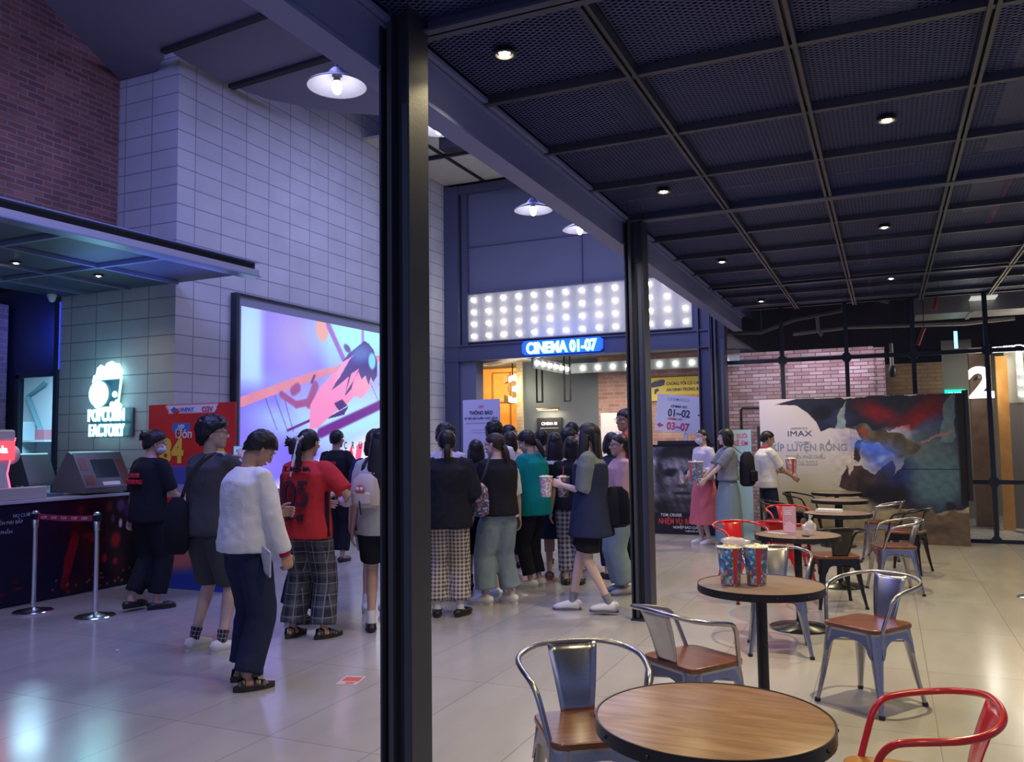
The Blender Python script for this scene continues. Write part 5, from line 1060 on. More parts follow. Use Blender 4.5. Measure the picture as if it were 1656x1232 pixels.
def hair_mesh(kind, seed):
    R = (.082, .101, .092); c = Vector((0, -.014, .026)); n, m = 44, 30
    fz, sz, bz, T = {'short': (.40, -.46, -.98, .15), 'spiky': (.30, -.46, -1.0, .27), 'crop': (.48, -.34, -.84, .09), 'tied': (.52, -.36, -.92, .06), 'bob': (.30, -.55, -1.1, .17), 'long': (.50, -.50, -1.1, .12), 'cap': (.35, -.15, -.6, .08)}[kind]
    mb = MB(); mb.ell((0, 0, 0), (1, 1, 1), n, m); out = []
    for p in mb.v:
        d = Vector(p); y = d.y; zl = sz+(fz-sz)*max(y, 0)**.8 if y > 0 else sz+(bz-sz)*(-y)
        zl += .05*noise.noise(d*5+Vector((seed, 0, 0))); k = min(max((d.z-zl)/.10+.5, 0), 1); k = k*k*(3-2*k)
        amp = {'spiky': .17, 'short': .07, 'bob': .03}.get(kind, .02)
        r = .62+k*(.37+T*(.6+.5*max(d.z, 0))+amp*noise.noise(d*6+Vector((0, seed, 0)))+amp*.5*noise.noise(d*17+Vector((0, seed, 3))))
        if kind == 'spiky' and y > 0 and d.z > 0: r += k*.10*y*d.z
        zz_ = d.z*(1+.42*min(1, max(0, (.25-d.y)*1.6))) if d.z < 0 else d.z; out.append((c.x+d.x*R[0]*r, c.y+d.y*R[1]*r, c.z+zz_*R[2]*r))
    mb.v = out
    def strand(pts, rr, nn=14):
        P_ = [Vector(p) for p in pts]; mb.tube(P_, rr, nn, side=(1, 0, 0))
    if kind == 'bob':
        strand([(0, -.055, .06), (0, -.072, -.01), (0, -.070, -.08), (0, -.060, -.125)], [(.06, .04), (.082, .048), (.088, .046), (.075, .034)])
        for s in (1, -1): strand([(s*.055, .02, .06), (s*.080, .012, .0), (s*.086, .0, -.07), (s*.078, -.01, -.115)], [(.022, .04), (.020, .055), (.018, .055), (.012, .04)])
    if kind == 'long':
        strand([(0, -.05, .07), (0, -.078, 0), (0, -.085, -.10), (0, -.105, -.22), (0, -.11, -.36), (0, -.10, -.46)], [(.06, .04), (.084, .045), (.092, .042), (.105, .036), (.09, .028), (.05, .014)])
        for s in (1, -1): strand([(s*.05, .03, .07), (s*.080, .02, .0), (s*.090, .02, -.09), (s*.105, .035, -.2), (s*.10, .045, -.30), (s*.09, .045, -.36)], [(.02, .03), (.018, .045), (.02, .05), (.03, .042), (.024, .03), (.01, .012)])
    if kind == 'spiky':
        rr = random.Random(seed)
        for k in range(0):
            a = rr.random()*6.28; e = rr.random()*1.1; d = Vector((math.cos(a)*math.cos(e), math.sin(a)*math.cos(e), math.sin(e)))
            if d.y > .55 and d.z < .45: continue
            b = Vector((c.x+d.x*R[0]*1.05, c.y+d.y*R[1]*1.05, c.z+d.z*R[2]*1.05)); t = (d+Vector((rr.random()-.5, rr.random()-.3, rr.random()*.2))*.8).normalized()
            mb.tube([b, b+t*.020, b+t*.036+Vector((0, .004, -.004))], [.016, .012, .002], 6)
    return mb
def person(label, x, y, face, H=1.68, skin='a', head=(0, 0, 0), lean=0., hair='short', hairm=None, slim=1., top=None, bottom=None, shoes=None, socks=None,
           lh=None, rh=None, lp=None, rp=None, curl=(.25, .25), lf=None, rf=None, group=None, vox=.011, face_on=True, glasses=False, mask=None, tail=None, palm=(None, None)):
    s = H/1.70; rz = math.atan2(-face[0], face[1]); V = Vector
    pel = V((0, 0, .93)); d = V((0, math.sin(lean), math.cos(lean))); side = V((1, 0, 0))
    def sp(z, dy=0): return (V((0, 0, z)) if z < .93 else pel+d*(z-.93)) + V((0, dy, 0))
    up = d; nb = sp(1.425)
    # head frame: yaw (left +), pitch (down +), roll
    HM = Matrix.Rotation(head[0], 4, 'Z') @ Matrix.Rotation(-head[1]-lean, 4, 'X') @ Matrix.Rotation(head[2], 4, 'Y')
    HC = nb + (Matrix.Rotation(head[0], 4, 'Z') @ Matrix.Rotation(-head[1]*.55-lean, 4, 'X')) @ V((0, .020, .144))
    HM = Matrix.Translation(HC) @ HM.to_3x3().to_4x4()
    body = MB(); NB_ = HM @ V((0, -.022, -.075)); body.tube([sp(1.38), sp(1.44).lerp(NB_, .35), NB_, HM @ V((0, -.02, -.03))], [(.058, .056), (.050, .051), (.048, .050), (.046, .048)], 16, side=side)
    def tors(mb, g, z0=.84, z1=1.50, slim_=slim, belly=0., flat=1.):
        S_ = [(.84, .10, .095), (.89, .150, .105), (.95, .152, .108), (1.03, .132, .092), (1.12, .135, .098), (1.24, .152, .110), (1.33, .155, .102), (1.385, .125, .080), (1.42, .066, .060), (1.445, .050, .050)]
        P_, R_ = [], []
        for z, a, b in S_:
            if z < z0-1e-6 or z > z1+1e-6: continue
            P_.append(sp(z)); R_.append((a*slim_+g, b*slim_+g*flat))
        mb.tube(P_, R_, 20, side=side)
    tors(body, 0)
    # legs
    feet = []
    for sgn, f in ((1, rf), (-1, lf)):
        fx, fy, fz, fa = (f+(0,)*(4-len(f))) if f else (.085*sgn, 0, 0, -.15*sgn)
        hip = V((sgn*.088, 0, .90)); ank = V((fx, fy, .085+fz)); kn, ank2 = ik(hip, ank, .432, .408, V((0, 1, 0)))
        feet.append((hip, kn, ank, fa, fz)); c = (kn-hip)
        body.tube([hip+V((0, 0, .02)), hip+c*.35, hip+c*.75, kn, kn+(ank-kn)*.30, kn+(ank-kn)*.65, ank, ank-V((0, 0, .03))], [.078*slim, .072*slim, .056*slim, .049*slim, .050*slim, .038*slim, .030, .032], 14)
        fm = Matrix.Translation((ank.x, ank.y, fz)) @ Matrix.Rotation(fa, 4, 'Z')
        body.tube([fm @ V(p) for p in ((0, -.05, .03), (0, 0, .045), (0, .06, .034), (0, .12, .022), (0, .155, .016))], [(.022, .024), (.032, .038), (.038, .028), (.040, .018), (.024, .010)], 12, side=fm.to_3x3() @ side)
    # arms
    arms = []
    for k, (sgn, h, pole) in enumerate(((1, rh, rp), (-1, lh, lp))):
        sh = sp(1.365)+V((sgn*.158*slim, 0, 0)); h = V(h) if h else V((sgn*.245, .04, .84)); pole = V(pole) if pole else V((sgn*.35, -1, -.1))
        el, wr = ik(sh, h, .285, .245, pole); arms.append((sh, el, wr))
        body.tube([sh+V((-sgn*.03, 0, .005)), sh+(el-sh)*.3, sh+(el-sh)*.8, el, el+(wr-el)*.3, el+(wr-el)*.8, wr], [.046, .045*slim, .036*slim, .035*slim, .036*slim, .025, .023], 12)
    vs, fs = remeshed(body, vox)
    bm_ = MB().add(vs, fs); xf(HEAD, HM, bm_)
    hands = []
    for k, (sh, el, wr) in enumerate(arms):
        sgn = 1 if k == 0 else -1; dr = (wr-el).normalized(); pn = V(palm[k]) if palm[k] else V((-sgn, .15, -.1))
        z = -(pn-dr*pn.dot(dr)); z = z.normalized() if z.length > 1e-3 else dr.orthogonal(); xx = dr.cross(z)
        M = Matrix(((xx.x, dr.x, z.x, wr.x), (xx.y, dr.y, z.y, wr.y), (xx.z, dr.z, z.z, wr.z), (0, 0, 0, 1)))
        xf(HANDS[(curl[k], sgn)], M, bm_); hands.append((M, wr+dr*.09-z*.0))
    def sc_(mb): mb.v = [(a*s, b*s, c*s) for a, b, c in mb.v]; return mb
    root = sc_(bm_).build('person', SK[skin], smooth=True, angle=180, loc=(x, y, 0), rotz=rz, fix=False); tag(root, label, 'person', group)
    def piece(name, mb, m, parent=root, smooth=True, rm=None, fold=0., ff=7., **k):
        if rm:
            v_, f_ = remeshed(mb, rm, 2); mb = MB().add(v_, f_)
        if fold:
            o = Vector((x*3.1, y*2.7, 0))
            mb.v = [tuple(V(p)+noise.noise_vector(V((p[0]*ff, p[1]*ff, p[2]*ff*.45))+o)*fold+noise.noise_vector(V(p)*ff*2.6+o)*fold*.35) for p in mb.v]
        return sc_(mb).build(name, m, parent, smooth=smooth, angle=60 if smooth else 30, **k)
    # ---- head details
    hm = hair_mesh(hair, int(abs(x*100))); hv = MB().add([HM @ V(p) for p in hm.v], hm.f); hob = None
    if tail == 'pony': hv.tube([HM @ V(p) for p in ((0, -.10, .05), (0, -.135, .035), (0, -.145, -.03), (0, -.13, -.12), (0, -.125, -.20), (0, -.12, -.26))], [.018, .028, .034, .032, .024, .006], 12, side=side)
    if tail == 'lowpony': hv.tube([HM @ V(p) for p in ((0, -.09, -.02), (0, -.115, -.035), (0, -.125, -.09), (0, -.13, -.17), (0, -.125, -.24))], [.018, .026, .032, .028, .006], 12, side=side)
    if tail == 'braid': hv.tube([HM @ V((.0, -.10-.018*min(i, 2), .02-.034*i)) for i in range(11)], [.020+.009*(i % 2) if i < 10 else .006 for i in range(11)], 10, side=side)
    if tail == 'bun':
        hv.ell(HM @ V((0, -.115, .045)), (.045, .040, .042), 12, 8)
        for k_ in range(7): a_ = k_*.9; hv.tube([HM @ V((.02*math.cos(a_), -.12, .045+.02*math.sin(a_))), HM @ V((.055*math.cos(a_), -.15, .05+.05*math.sin(a_)))], [.014, .004], 6)
    hob = piece('hair', hv, hairm or M_hair)
    if tail in ('pony', 'lowpony', 'braid'):
        q_ = (0, -.117, .045) if tail == 'pony' else ((0, -.10, -.028) if tail == 'lowpony' else (0, -.118, -.01))
        piece('hair_tie', MB().ell(HM @ V(q_), (.026, .018, .022), 10, 8), cloth('hairtie', (.35, .33, .30)), hob)
    if face_on:
        for sg in (1, -1):
            w_ = piece('eye', MB().ell(HM @ V((sg*.031, .0830, .012)), (.0145, .006, .0065), 10, 6), M_eyew); piece('iris', MB().ell(HM @ V((sg*.031, .0875, .012)), (.0068, .004, .0062), 8, 6), M_eye, w_)
            piece('eyebrow', MB().tube([HM @ V((sg*.014, .0885, .036)), HM @ V((sg*.033, .0865, .042)), HM @ V((sg*.050, .076, .036))], [.0028, .0036, .002], 6), M_hair)
        piece('mouth', MB().ell(HM @ V((0, .0905, -.0545)), (.021, .0055, .0065), 12, 6), M_lip)
    if glasses:
        g_ = MB()
        for sg in (1, -1):
            ring_ = [HM @ V((sg*.034+.022*math.cos(a), .099, .010+.018*math.sin(a))) for a in np.linspace(0, 2*PI, 17)[:-1]]; g_.tube(ring_, .0016, 6, closed=True, side=(0, 1, 0))
            g_.tube([HM @ V((sg*.056, .099, .014)), HM @ V((sg*.079, .06, .014)), HM @ V((sg*.082, -.01, .010))], .0018, 6)
        g_.tube([HM @ V((-.012, .100, .012)), HM @ V((.012, .100, .012))], .0018, 6); piece('glasses', g_, M_glass)
    if mask:
        mk = MB(); mk.ell((0, .045, -.045), (.058, .066, .050), 20, 14); mv = [v for v in mk.v]
        mk.v = [tuple(HM @ V((p[0], max(p[1], .01), p[2]))) for p in mv]; mo = piece('face_mask', mk, mask)
        ml = MB()
        for sg in (1, -1): ml.tube([HM @ V((sg*.054, .05, -.03)), HM @ V((sg*.078, .0, .01)), HM @ V((sg*.080, -.02, -.01))], .0018, 6)
        piece('ear_loop', ml, mask, mo)
    # ---- clothes
    info = {'root': root, 'HM': HM, 's': s, 'sp': sp}
    if bottom:
        b = dict({'kind': 'trousers', 'len': .92, 'g': .022, 'flare': 0., 'top': 1.0}, **bottom); mb = MB()
        gp = min(b['g'], .020)
        if b['kind'] in ('trousers', 'shorts'):
            mb.tube([sp(.82), sp(.89), sp(.95), sp(b['top'])], [(.10, .10), (.150*slim+gp, .110*slim+gp), (.148*slim+gp, .106*slim+gp), (.130*slim+gp*.5, .092*slim+gp*.5)], 20, side=side)
            for hip, kn, ank, fa, fz in feet:
                g = b['g']; L1 = (kn-hip).length; L2 = (ank-kn).length; tot = (L1+L2)*b['len']; P_, R_ = [hip+V((0, 0, .0))], [.070*slim+g*.45]
                for q in np.linspace(.14, 1, 9):
                    t_ = tot*q; pt = hip+(kn-hip)*(t_/L1) if t_ < L1 else kn+(ank-kn)*((t_-L1)/L2); w_ = (t_/(L1+L2)); base_ = .080+(.050-.080)*min(w_*1.9, 1) if w_ < .53 else .050+(.040-.050)*(w_-.53)*2
                    P_.append(pt); R_.append(base_*slim+g+b['flare']*w_)
                mb.tube(P_, R_, 16)
            bo = piece('shorts' if b['kind'] == 'shorts' else 'trousers', mb, b['m'], rm=b.get('rm', .013), fold=b.get('fold', .010), ff=6.)
        else:
            z1 = b['hem']; n_ = 10; P_, R_ = [], []
            for q in np.linspace(0, 1, n_): z = b['top']+(z1-b['top'])*q; P_.append(sp(z)); k_ = min(q*3.2, 1); R_.append((.154*slim+(.030)*k_+b['flare']*q, .112*slim+.058*k_+b['flare']*q*.8))
            mb.tube(P_, R_, 36, side=side)
            ox = (feet[0][2].y+feet[1][2].y)/2
            mb.v = [(p[0]*(1+.05*math.sin(math.atan2(p[1], p[0])*11)*max(0, (1.0-p[2]))), p[1]*(1+.05*math.sin(math.atan2(p[1], p[0])*11)*max(0, (1.0-p[2])))+ox*max(0, min(1, (1-p[2])/(1-z1+.01)))*.8, p[2]) for p in mb.v]
            bo = piece('skirt', mb, b['m'], fold=.006)
        info['bottom'] = bo
        if b.get('stripe'): pass
    if top:
        a = dict({'g': .026, 'hem': .86, 'sleeve': .45, 'sg': .020, 'neck': 1.43}, **top); mb = MB(); g = a['g']
        P_, R_ = [], []
        for z, ra, rb in ((a['hem'], .166, .120), (max(a['hem']+.03, .93), .164, .120), (1.03, .152, .110), (1.12, .148, .106), (1.24, .155, .112), (1.33, .160, .104), (1.385, .130, .084), (a['neck'], .062, .056)):
            if P_ and z <= zz+.01: continue
            zz = z; P_.append(sp(z)); q_ = g if z < 1.35 else g*.55; bell = a.get('bell', 0)*max(0, (1.2-z)); R_.append((ra*slim+q_+bell, rb*slim+q_+bell))
        mb.tube(P_, R_, 22, side=side)
        if a['sleeve'] > 0:
            for sh, el, wr in arms:
                L1 = (el-sh).length; L2 = (wr-el).length; tot = (L1+L2)*a['sleeve']; sgn = 1 if sh.x > 0 else -1
                Q_, S_ = [sh+V((-sgn*.05, 0, .012)), sh], [.044+a['sg']*.6, .048+a['sg']*.7]
                for q in np.linspace(.2, 1, 6):
                    t_ = tot*q; Q_.append(sh+(el-sh)*(t_/L1) if t_ < L1 else el+(wr-el)*min(1, (t_-L1)/L2)); w_ = t_/(L1+L2); S_.append((.048-.022*w_)*slim+a['sg']*(1+(.25 if a['sleeve'] < .6 else 0)*w_))
                mb.tube(Q_, S_, 14)
        to = piece(a.get('name', 'shirt'), mb, a['m'], rm=a.get('rm', .012), fold=a.get('fold', .008), ff=7.); info['top'] = to
        if a.get('collar'): piece('collar', MB().tube([sp(1.405)+V((.078*math.cos(t_), .062*math.sin(t_)+.005, .012*math.sin(-t_))) for t_ in np.linspace(0, 2*PI, 25)[:-1]], [(.022, .009)]*24, 8, closed=True, side=(0, 0, 1)), a['collar'], to)
        if a.get('cuff'):
            cf = MB()
            for sh, el, wr in arms: cf.tube([wr-(wr-el).normalized()*.035, wr+(wr-el).normalized()*.012], .036, 14)
            piece('cuff', cf, a['cuff'], to)
        if a.get('layer'):   # a vest or pinafore over the shirt
            l = a['layer']; lb = MB(); P2, R2 = [], []
            for p, r in zip(P_, R_):
                z = p.z
                if z > 1.36*1.0: continue
                P2.append(p); R2.append((r[0]+.010, r[1]+.012))
            P2[0] = sp(l['hem']); R2[0] = (R2[0][0]+l.get('flare', 0), R2[0][1]+l.get('flare', 0)); lb.tube(P2, R2, 24, side=side)
            for sg in (1, -1): lb.tube([sp(1.30)+V((sg*.10, -.105, 0)), sp(1.42)+V((sg*.095, -.03, 0)), sp(1.40)+V((sg*.095, .05, 0)), sp(1.30)+V((sg*.09, .105, 0))], [(.028, .012)]*4, 8, side=side)
            piece(l.get('name', 'vest'), lb, l['m'], rm=.013, fold=.006)
    for k, (hip, kn, ank, fa, fz) in enumerate(feet):
        fm = Matrix.Translation((ank.x, ank.y, fz)) @ Matrix.Rotation(fa, 4, 'Z'); sx = fm.to_3x3() @ side
        if socks: piece('sock', MB().tube([ank+(kn-ank)*.20, ank+(kn-ank)*.06, ank-V((0, 0, .02))], [.042, .036, .038], 12), socks)
        if shoes:
            kd, m1, m2 = shoes
            if kd in ('sneaker', 'flat'):
                h_ = 1. if kd == 'sneaker' else .72
                mb = MB().tube([fm @ V((p[0], p[1], p[2])) for p in ((0, -.078, .040*h_), (0, -.060, .050*h_), (0, -.01, .052*h_), (0, .045, .046*h_), (0, .105, .036), (0, .150, .030), (0, .178, .024))], [(.018, .022*h_), (.036, .044*h_), (.042, .050*h_), (.044, .040*h_), (.048, .032), (.040, .024), (.014, .010)], 14, side=sx)
                mb.v = [(p[0], p[1], max(p[2], fz+.012)) for p in mb.v]; so = piece('shoe', mb, m1)
                ol = [(.036*math.cos(t_)*(1 if math.sin(t_) < 0 else 1.28), .052+(.132)*math.sin(t_)) for t_ in np.linspace(0, 2*PI, 21)[:-1]]; sl = MB().prism(ol, .0, .024); sl.v = [tuple(fm @ V(p)) for p in sl.v]; piece('sole', sl, m2, so, smooth=False)
                if kd == 'sneaker':
                    lc = MB()
                    for yy in (.035, .06, .085): lc.tube([fm @ V((-.025, yy, .075-yy*.25)), fm @ V((0, yy, .084-yy*.25)), fm @ V((.025, yy, .075-yy*.25))], .0035, 6)
                    piece('strap', lc, m2, so)
            else:
                ol = [(.046*math.cos(t_), .050+.135*math.sin(t_)) for t_ in np.linspace(0, 2*PI, 21)[:-1]]; sl = MB().prism(ol, .0, .032); sl.v = [tuple(fm @ V(p)) for p in sl.v]; so = piece('sandal', sl, m1, smooth=False)
                st = MB()
                for yy, hh in ((.10, .052), (.055, .070), (-.03, .085)): st.tube([fm @ V((-.046, yy, .024)), fm @ V((-.038, yy, hh*.85)), fm @ V((0, yy+.004, hh)), fm @ V((.038, yy, hh*.85)), fm @ V((.046, yy, .024))], [(.016, .005)]*5, 8, side=fm.to_3x3() @ V((0, 1, 0)))
                piece('strap', st, m2, so)
    def world(p): return root.matrix_basis @ (V(p)*s)
    info['w'] = world; info['hands'] = [world(h[0] @ V((0, .075, -.03))) for h in hands]; info['piece'] = piece; info['feet'] = feet; info['arms'] = arms
    return info
RT = Vector((.91, .41)); AW = Vector((-.41, .91))   # picture-right and away-from-camera on the floor
def F(r, a): v = RT*r+AW*a; return (v.x, v.y)
c_navy = cloth('navy', (.018, .024, .065)); c_black = cloth('black', (.012, .013, .02)); c_grey = cloth('grey', (.10, .10, .115)); c_dkgrey = cloth('charcoal', (.06, .06, .07)); c_white = cloth('white', (.70, .70, .73)); c_red = cloth('red', (.55, .035, .04)); c_maroon = cloth('maroon', (.22, .015, .03))
c_teal = cloth('teal', (.0, .20, .22)); c_jean = cloth('pale_denim', (.20, .27, .31)); c_jeanb = cloth('blue_denim', (.24, .32, .40)); c_pink = cloth('dusty_pink', (.55, .33, .36)); c_coral = cloth('coral', (.55, .14, .17)); c_lilac = cloth('lilac_white', (.55, .52, .62)); c_blue = cloth('blue_grey', (.19, .26, .34)); c_scarf = cloth('crimson', (.38, .015, .06))
c_plaid = checks('plaid_cloth', (.018, .020, .030), (.075, .08, .10), .12, (.20, .21, .25), .085); c_check = checks('gingham_cloth', (.05, .045, .05), (.55, .48, .42), .034); c_check2 = checks('check_cloth', (.03, .03, .05), (.35, .35, .4), .05)
W_sh = mat('white_shoe', (.66, .66, .66), .45); W_so = mat('white_sole', (.60, .60, .60), .5); B_sh = mat('black_shoe', (.012, .012, .015), .35); B_so = mat('black_sole', (.02, .02, .022), .6); Gsole = mat('grey_sole', (.12, .13, .16), .6)
c_mask = mat('mask_white', (.62, .62, .78), .7); c_sock = cloth('grey_sock', (.22, .23, .25)); c_socks = checks('striped_sock', (.02, .02, .03), (.02, .02, .03), .5, (.55, .56, .62), .03)
def bag(name, label, cat, loc, size, m, rz=0., strap=None, pocket=None, tip=None):
    t = thing(name, label, cat, loc, rz)
    w_, d_, h_ = size; mb = MB(); mb.tube([(0, 0, 0), (0, 0, h_*.08), (0, 0, h_*.45), (0, 0, h_*.85), (0, 0, h_)], [(w_*.30, d_*.30), (w_*.48, d_*.48), (w_*.5, d_*.5), (w_*.42, d_*.42), (w_*.2, d_*.2)], 20, side=(1, 0, 0))
    o = Vector(loc)*2; mb.v = [tuple(Vector(p)+noise.noise_vector(Vector(p)*12+o)*.008) for p in mb.v]; mb.build('bag_body', m, t, smooth=True)
    if pocket: MB().tube([(0, -d_*.42, h_*.12), (0, -d_*.50, h_*.16), (0, -d_*.50, h_*.42), (0, -d_*.42, h_*.46)], [(w_*.25, .01), (w_*.33, .03), (w_*.33, .03), (w_*.25, .01)], 14, side=(1, 0, 0)).build('front_pocket', pocket, t, smooth=True)
    if strap: MB().tube([tuple(Vector(t.matrix_basis.inverted() @ Vector(p))) for p in strap], [(.014, .004)]*len(strap), 8, side=(1, 0, 0)).build('strap', M_black, t, smooth=True)
    return t
GQ = 'people queueing in the hall'
# -- staff member walking past the counter
i_ = person('staff member in black uniform and white face mask walking past the counter', -6.44, 5.86, F(.50, .86), 1.70, 'a', head=(-.55, .15, 0), lean=.04, hair='short', tail='bun', top=dict(m=c_black, sleeve=.50, g=.040, hem=.82, sg=.03), bottom=dict(m=c_black, g=.036, flare=.01), shoes=('flat', B_sh, B_so), lf=(-.07, -.12, .03, 0), rf=(.07, .05, 0, -.4), lh=(-.25, -.02, .80), rh=(.20, .30, .98), curl=(.25, .75), mask=c_mask, group=GQ, vox=.010)
for k in (0, 1): text('EXPERIENCE' if k else 'CINEMA', .055, M_redprint, i_['top'], (-.02, -.144, 1.245-.06*k), align='CENTER', bold=.03, ext=.008, width=.75)
# -- boy in grey with phone
i_ = person('boy in grey tee, grey shorts and glasses with cross-body bag, holding up a phone', -4.70, 4.86, F(.55, .84), 1.76, 'c', head=(-.85, -.02, 0), hair='spiky', top=dict(m=c_dkgrey, sleeve=.46, g=.045, hem=.84, sg=.032), bottom=dict(kind='shorts', m=c_dkgrey, len=.52, g=.050), shoes=('sneaker', W_sh, W_so), socks=c_socks, rh=(.0, .30, 1.39), rp=(.8, -.2, -1), lh=(-.16, .30, 1.02), curl=(.75, .75), glasses=True, lf=(-.14, -.02, 0, .1), rf=(.12, .02, 0, -.3), group=GQ, vox=.009, palm=((-.6, .3, .2), None))
sh_, el_, wr_ = i_['arms'][0]
st_ = MB()
for dx in (-.012, .012): st_.tube([i_['w'](sh_+Vector((-.03, -.035+dx, .072))), i_['w'](sh_+Vector((.02, -.030+dx, .070))), i_['w'](sh_+(el_-sh_)*.25+Vector((.032, -.038+dx, .056))), i_['w'](sh_+(el_-sh_)*.55+Vector((.036, -.036+dx, .050)))], .0055, 6)
o_ = st_.build('sleeve_stripe', c_white); o_.parent = i_['top']; o_.matrix_parent_inverse = i_['root'].matrix_basis.inverted()
hp = i_['hands'][0]
t = thing('phone', 'smartphone with lit screen held up by the boy in grey', 'phone', (hp.x, hp.y, hp.z+.02), .2); MB().box(-.075, .075, -.004, .004, -.036, .036).build('casing', mat('phone_casing', (.5, .5, .56), .3), t, bevel=.003); MB().box(-.068, .068, -.0055, -.004, -.031, .031).build('screen', emis('phone_screen', (.12, .25, .45), .8), t)
bag('shoulder_bag', 'black cross-body bag hanging at the left side of the boy in grey', 'bag', (-4.83, 4.66, .74), (.19, .12, .42), c_black, .5, strap=[tuple(i_['w'](p)) for p in ((-.17, -.17, .88), (-.11, -.180, 1.06), (-.03, -.178, 1.22), (.05, -.160, 1.34), (.085, -.095, 1.415), (.09, .0, 1.43), (.03, .13, 1.33))])
# -- boy in white shirt
i_ = person('boy in white shirt with red collar, navy trousers and black sandals, head bowed', -3.84, 4.28, F(.62, .78), 1.66, 'b', head=(-.35, .70, 0), lean=.05, hair='short', top=dict(m=c_white, sleeve=.97, g=.050, hem=.87, sg=.028, collar=c_scarf, cuff=c_scarf, fold=.012), bottom=dict(m=c_navy, g=.040, len=.97, flare=.006, fold=.014), shoes=('sandal', B_so, B_sh), rh=(.27, .12, .86), rp=(.8, -1, 0), lh=(-.1, .33, 1.10), curl=(.75, .75), lf=(-.12, .06, 0, .1), rf=(.12, -.06, 0, -.35), group=GQ, vox=.009)
hp = i_['hands'][0]
t = thing('document_folder', 'clear folder of papers held at the hip of the boy in the white shirt', 'folder', (hp.x-.10, hp.y-.10, hp.z-.03), -.25); t.rotation_euler = (.12, .28, -.45)
MB().box(-.11, .11, -.006, .006, -.0, .17).build('cover', mat('folder_plastic', (.42, .46, .60), .25), t); MB().box(-.06, .10, -.009, -.006, .02, .15).build('paper', mat('paper_cream', (.62, .60, .58), .6), t)
# -- girl with cup behind
i_ = person('girl in dark red top half hidden between the white-shirted boy and the red jersey', -4.72, 5.90, F(.75, .66), 1.62, 'a', head=(-.3, .2, 0), hair='tied', hairm=M_hairb, tail='bun', top=dict(m=c_maroon, sleeve=.5, g=.035, hem=.9), bottom=dict(m=c_black, g=.05, len=.92, flare=.03), shoes=('flat', B_sh, B_so), rh=(.14, .34, 1.16), lh=(-.05, .34, 1.14), curl=(.75, .75), group=GQ)
cup('print', tuple(i_['hands'][0]+Vector((.02, -.02, -.10))), .19, .062, 'popcorn cup held by the girl in the dark red top')
# -- red jersey
i_ = person('girl in red football jersey numbered 05 and plaid trousers, seen from behind', -4.28, 5.48, F(.28, .96), 1.67, 'a', head=(-.1, .05, 0), hair='tied', tail='braid', top=dict(m=c_red, sleeve=.48, g=.048, hem=.80, sg=.032, fold=.010), bottom=dict(m=c_plaid, g=.042, len=.97, flare=.022, rm=.013), shoes=('sandal', B_so, B_sh), rh=(.24, .22, 1.10), rp=(1, -.6, -.5), lh=(-.05, .32, 1.06), curl=(.75, .25), rf=(.14, .02, 0, -.5), lf=(-.13, 0, 0, -.1), group=GQ, vox=.009)
text('05', .29, mat('jersey_dark', (.05, .008, .02), .7), i_['top'], (0, -.176, 1.05), align='CENTER', bold=.015, ext=.010, width=.82); text('KI 4E', .075, MATS['jersey_dark'], i_['top'], (-.01, -.176, .94), align='CENTER', bold=.03, ext=.010); text('T. NGHIA', .055, MATS['jersey_dark'], i_['top'], (.0, -.162, 1.325), align='CENTER', bold=.02, ext=.010)
i_['piece']('side_stripe', MB().tube([i_['sp'](.82)+Vector((.208, -.02, 0)), i_['sp'](1.0)+Vector((.200, -.03, 0)), i_['sp'](1.18)+Vector((.202, -.04, 0))], [(.024, .010), (.030, .010), (.020, .012)], 8, side=(0, 1, 0)), c_black, i_['top'])
i_['piece']('hair_ribbon', MB().tube([i_['HM'] @ Vector(p) for p in ((-.01, -.135, .03), (-.02, -.150, -.06), (-.035, -.160, -.16), (-.05, -.165, -.27))], [(.010, .004), (.012, .003), (.012, .003), (.012, .002)], 6, side=(1, 0, 0)).tube([i_['HM'] @ Vector(p) for p in ((-.045, -.14, .05), (0, -.135, .03), (.04, -.14, .055))], [(.012, .005)]*3, 6), c_white)
crumple('plastic_bag', tuple(i_['hands'][0]+Vector((.04, .0, -.05))), (.07, .05, .05), mat('white_plastic', (.66, .66, .76), .3), 'white plastic bag in the right hand of the girl in the red jersey', 'bag', 9)
# -- staff with red bag near the screen
i_ = person('staff member in black shirt standing with back turned right in front of the glowing screen', -6.60, 9.05, F(.25, .97), 1.72, 'b', hair='crop', top=dict(m=c_black, sleeve=.5, g=.035, hem=.85), bottom=dict(m=c_black, g=.038), shoes=('flat', B_sh, B_so), rh=(.24, .10, .98), rp=(1, -1, 0), head=(-.25, 0, 0), group=GQ, face_on=False)
text('CINEMA', .06, M_redprint, i_['top'], (-.02, -.145, 1.26), align='CENTER', bold=.03, ext=.01, width=.8)
bag('shopping_bag', 'red bag carried by the staff member before the screen', 'bag', (-6.33, 9.12, .78), (.26, .14, .40), c_red, .3)
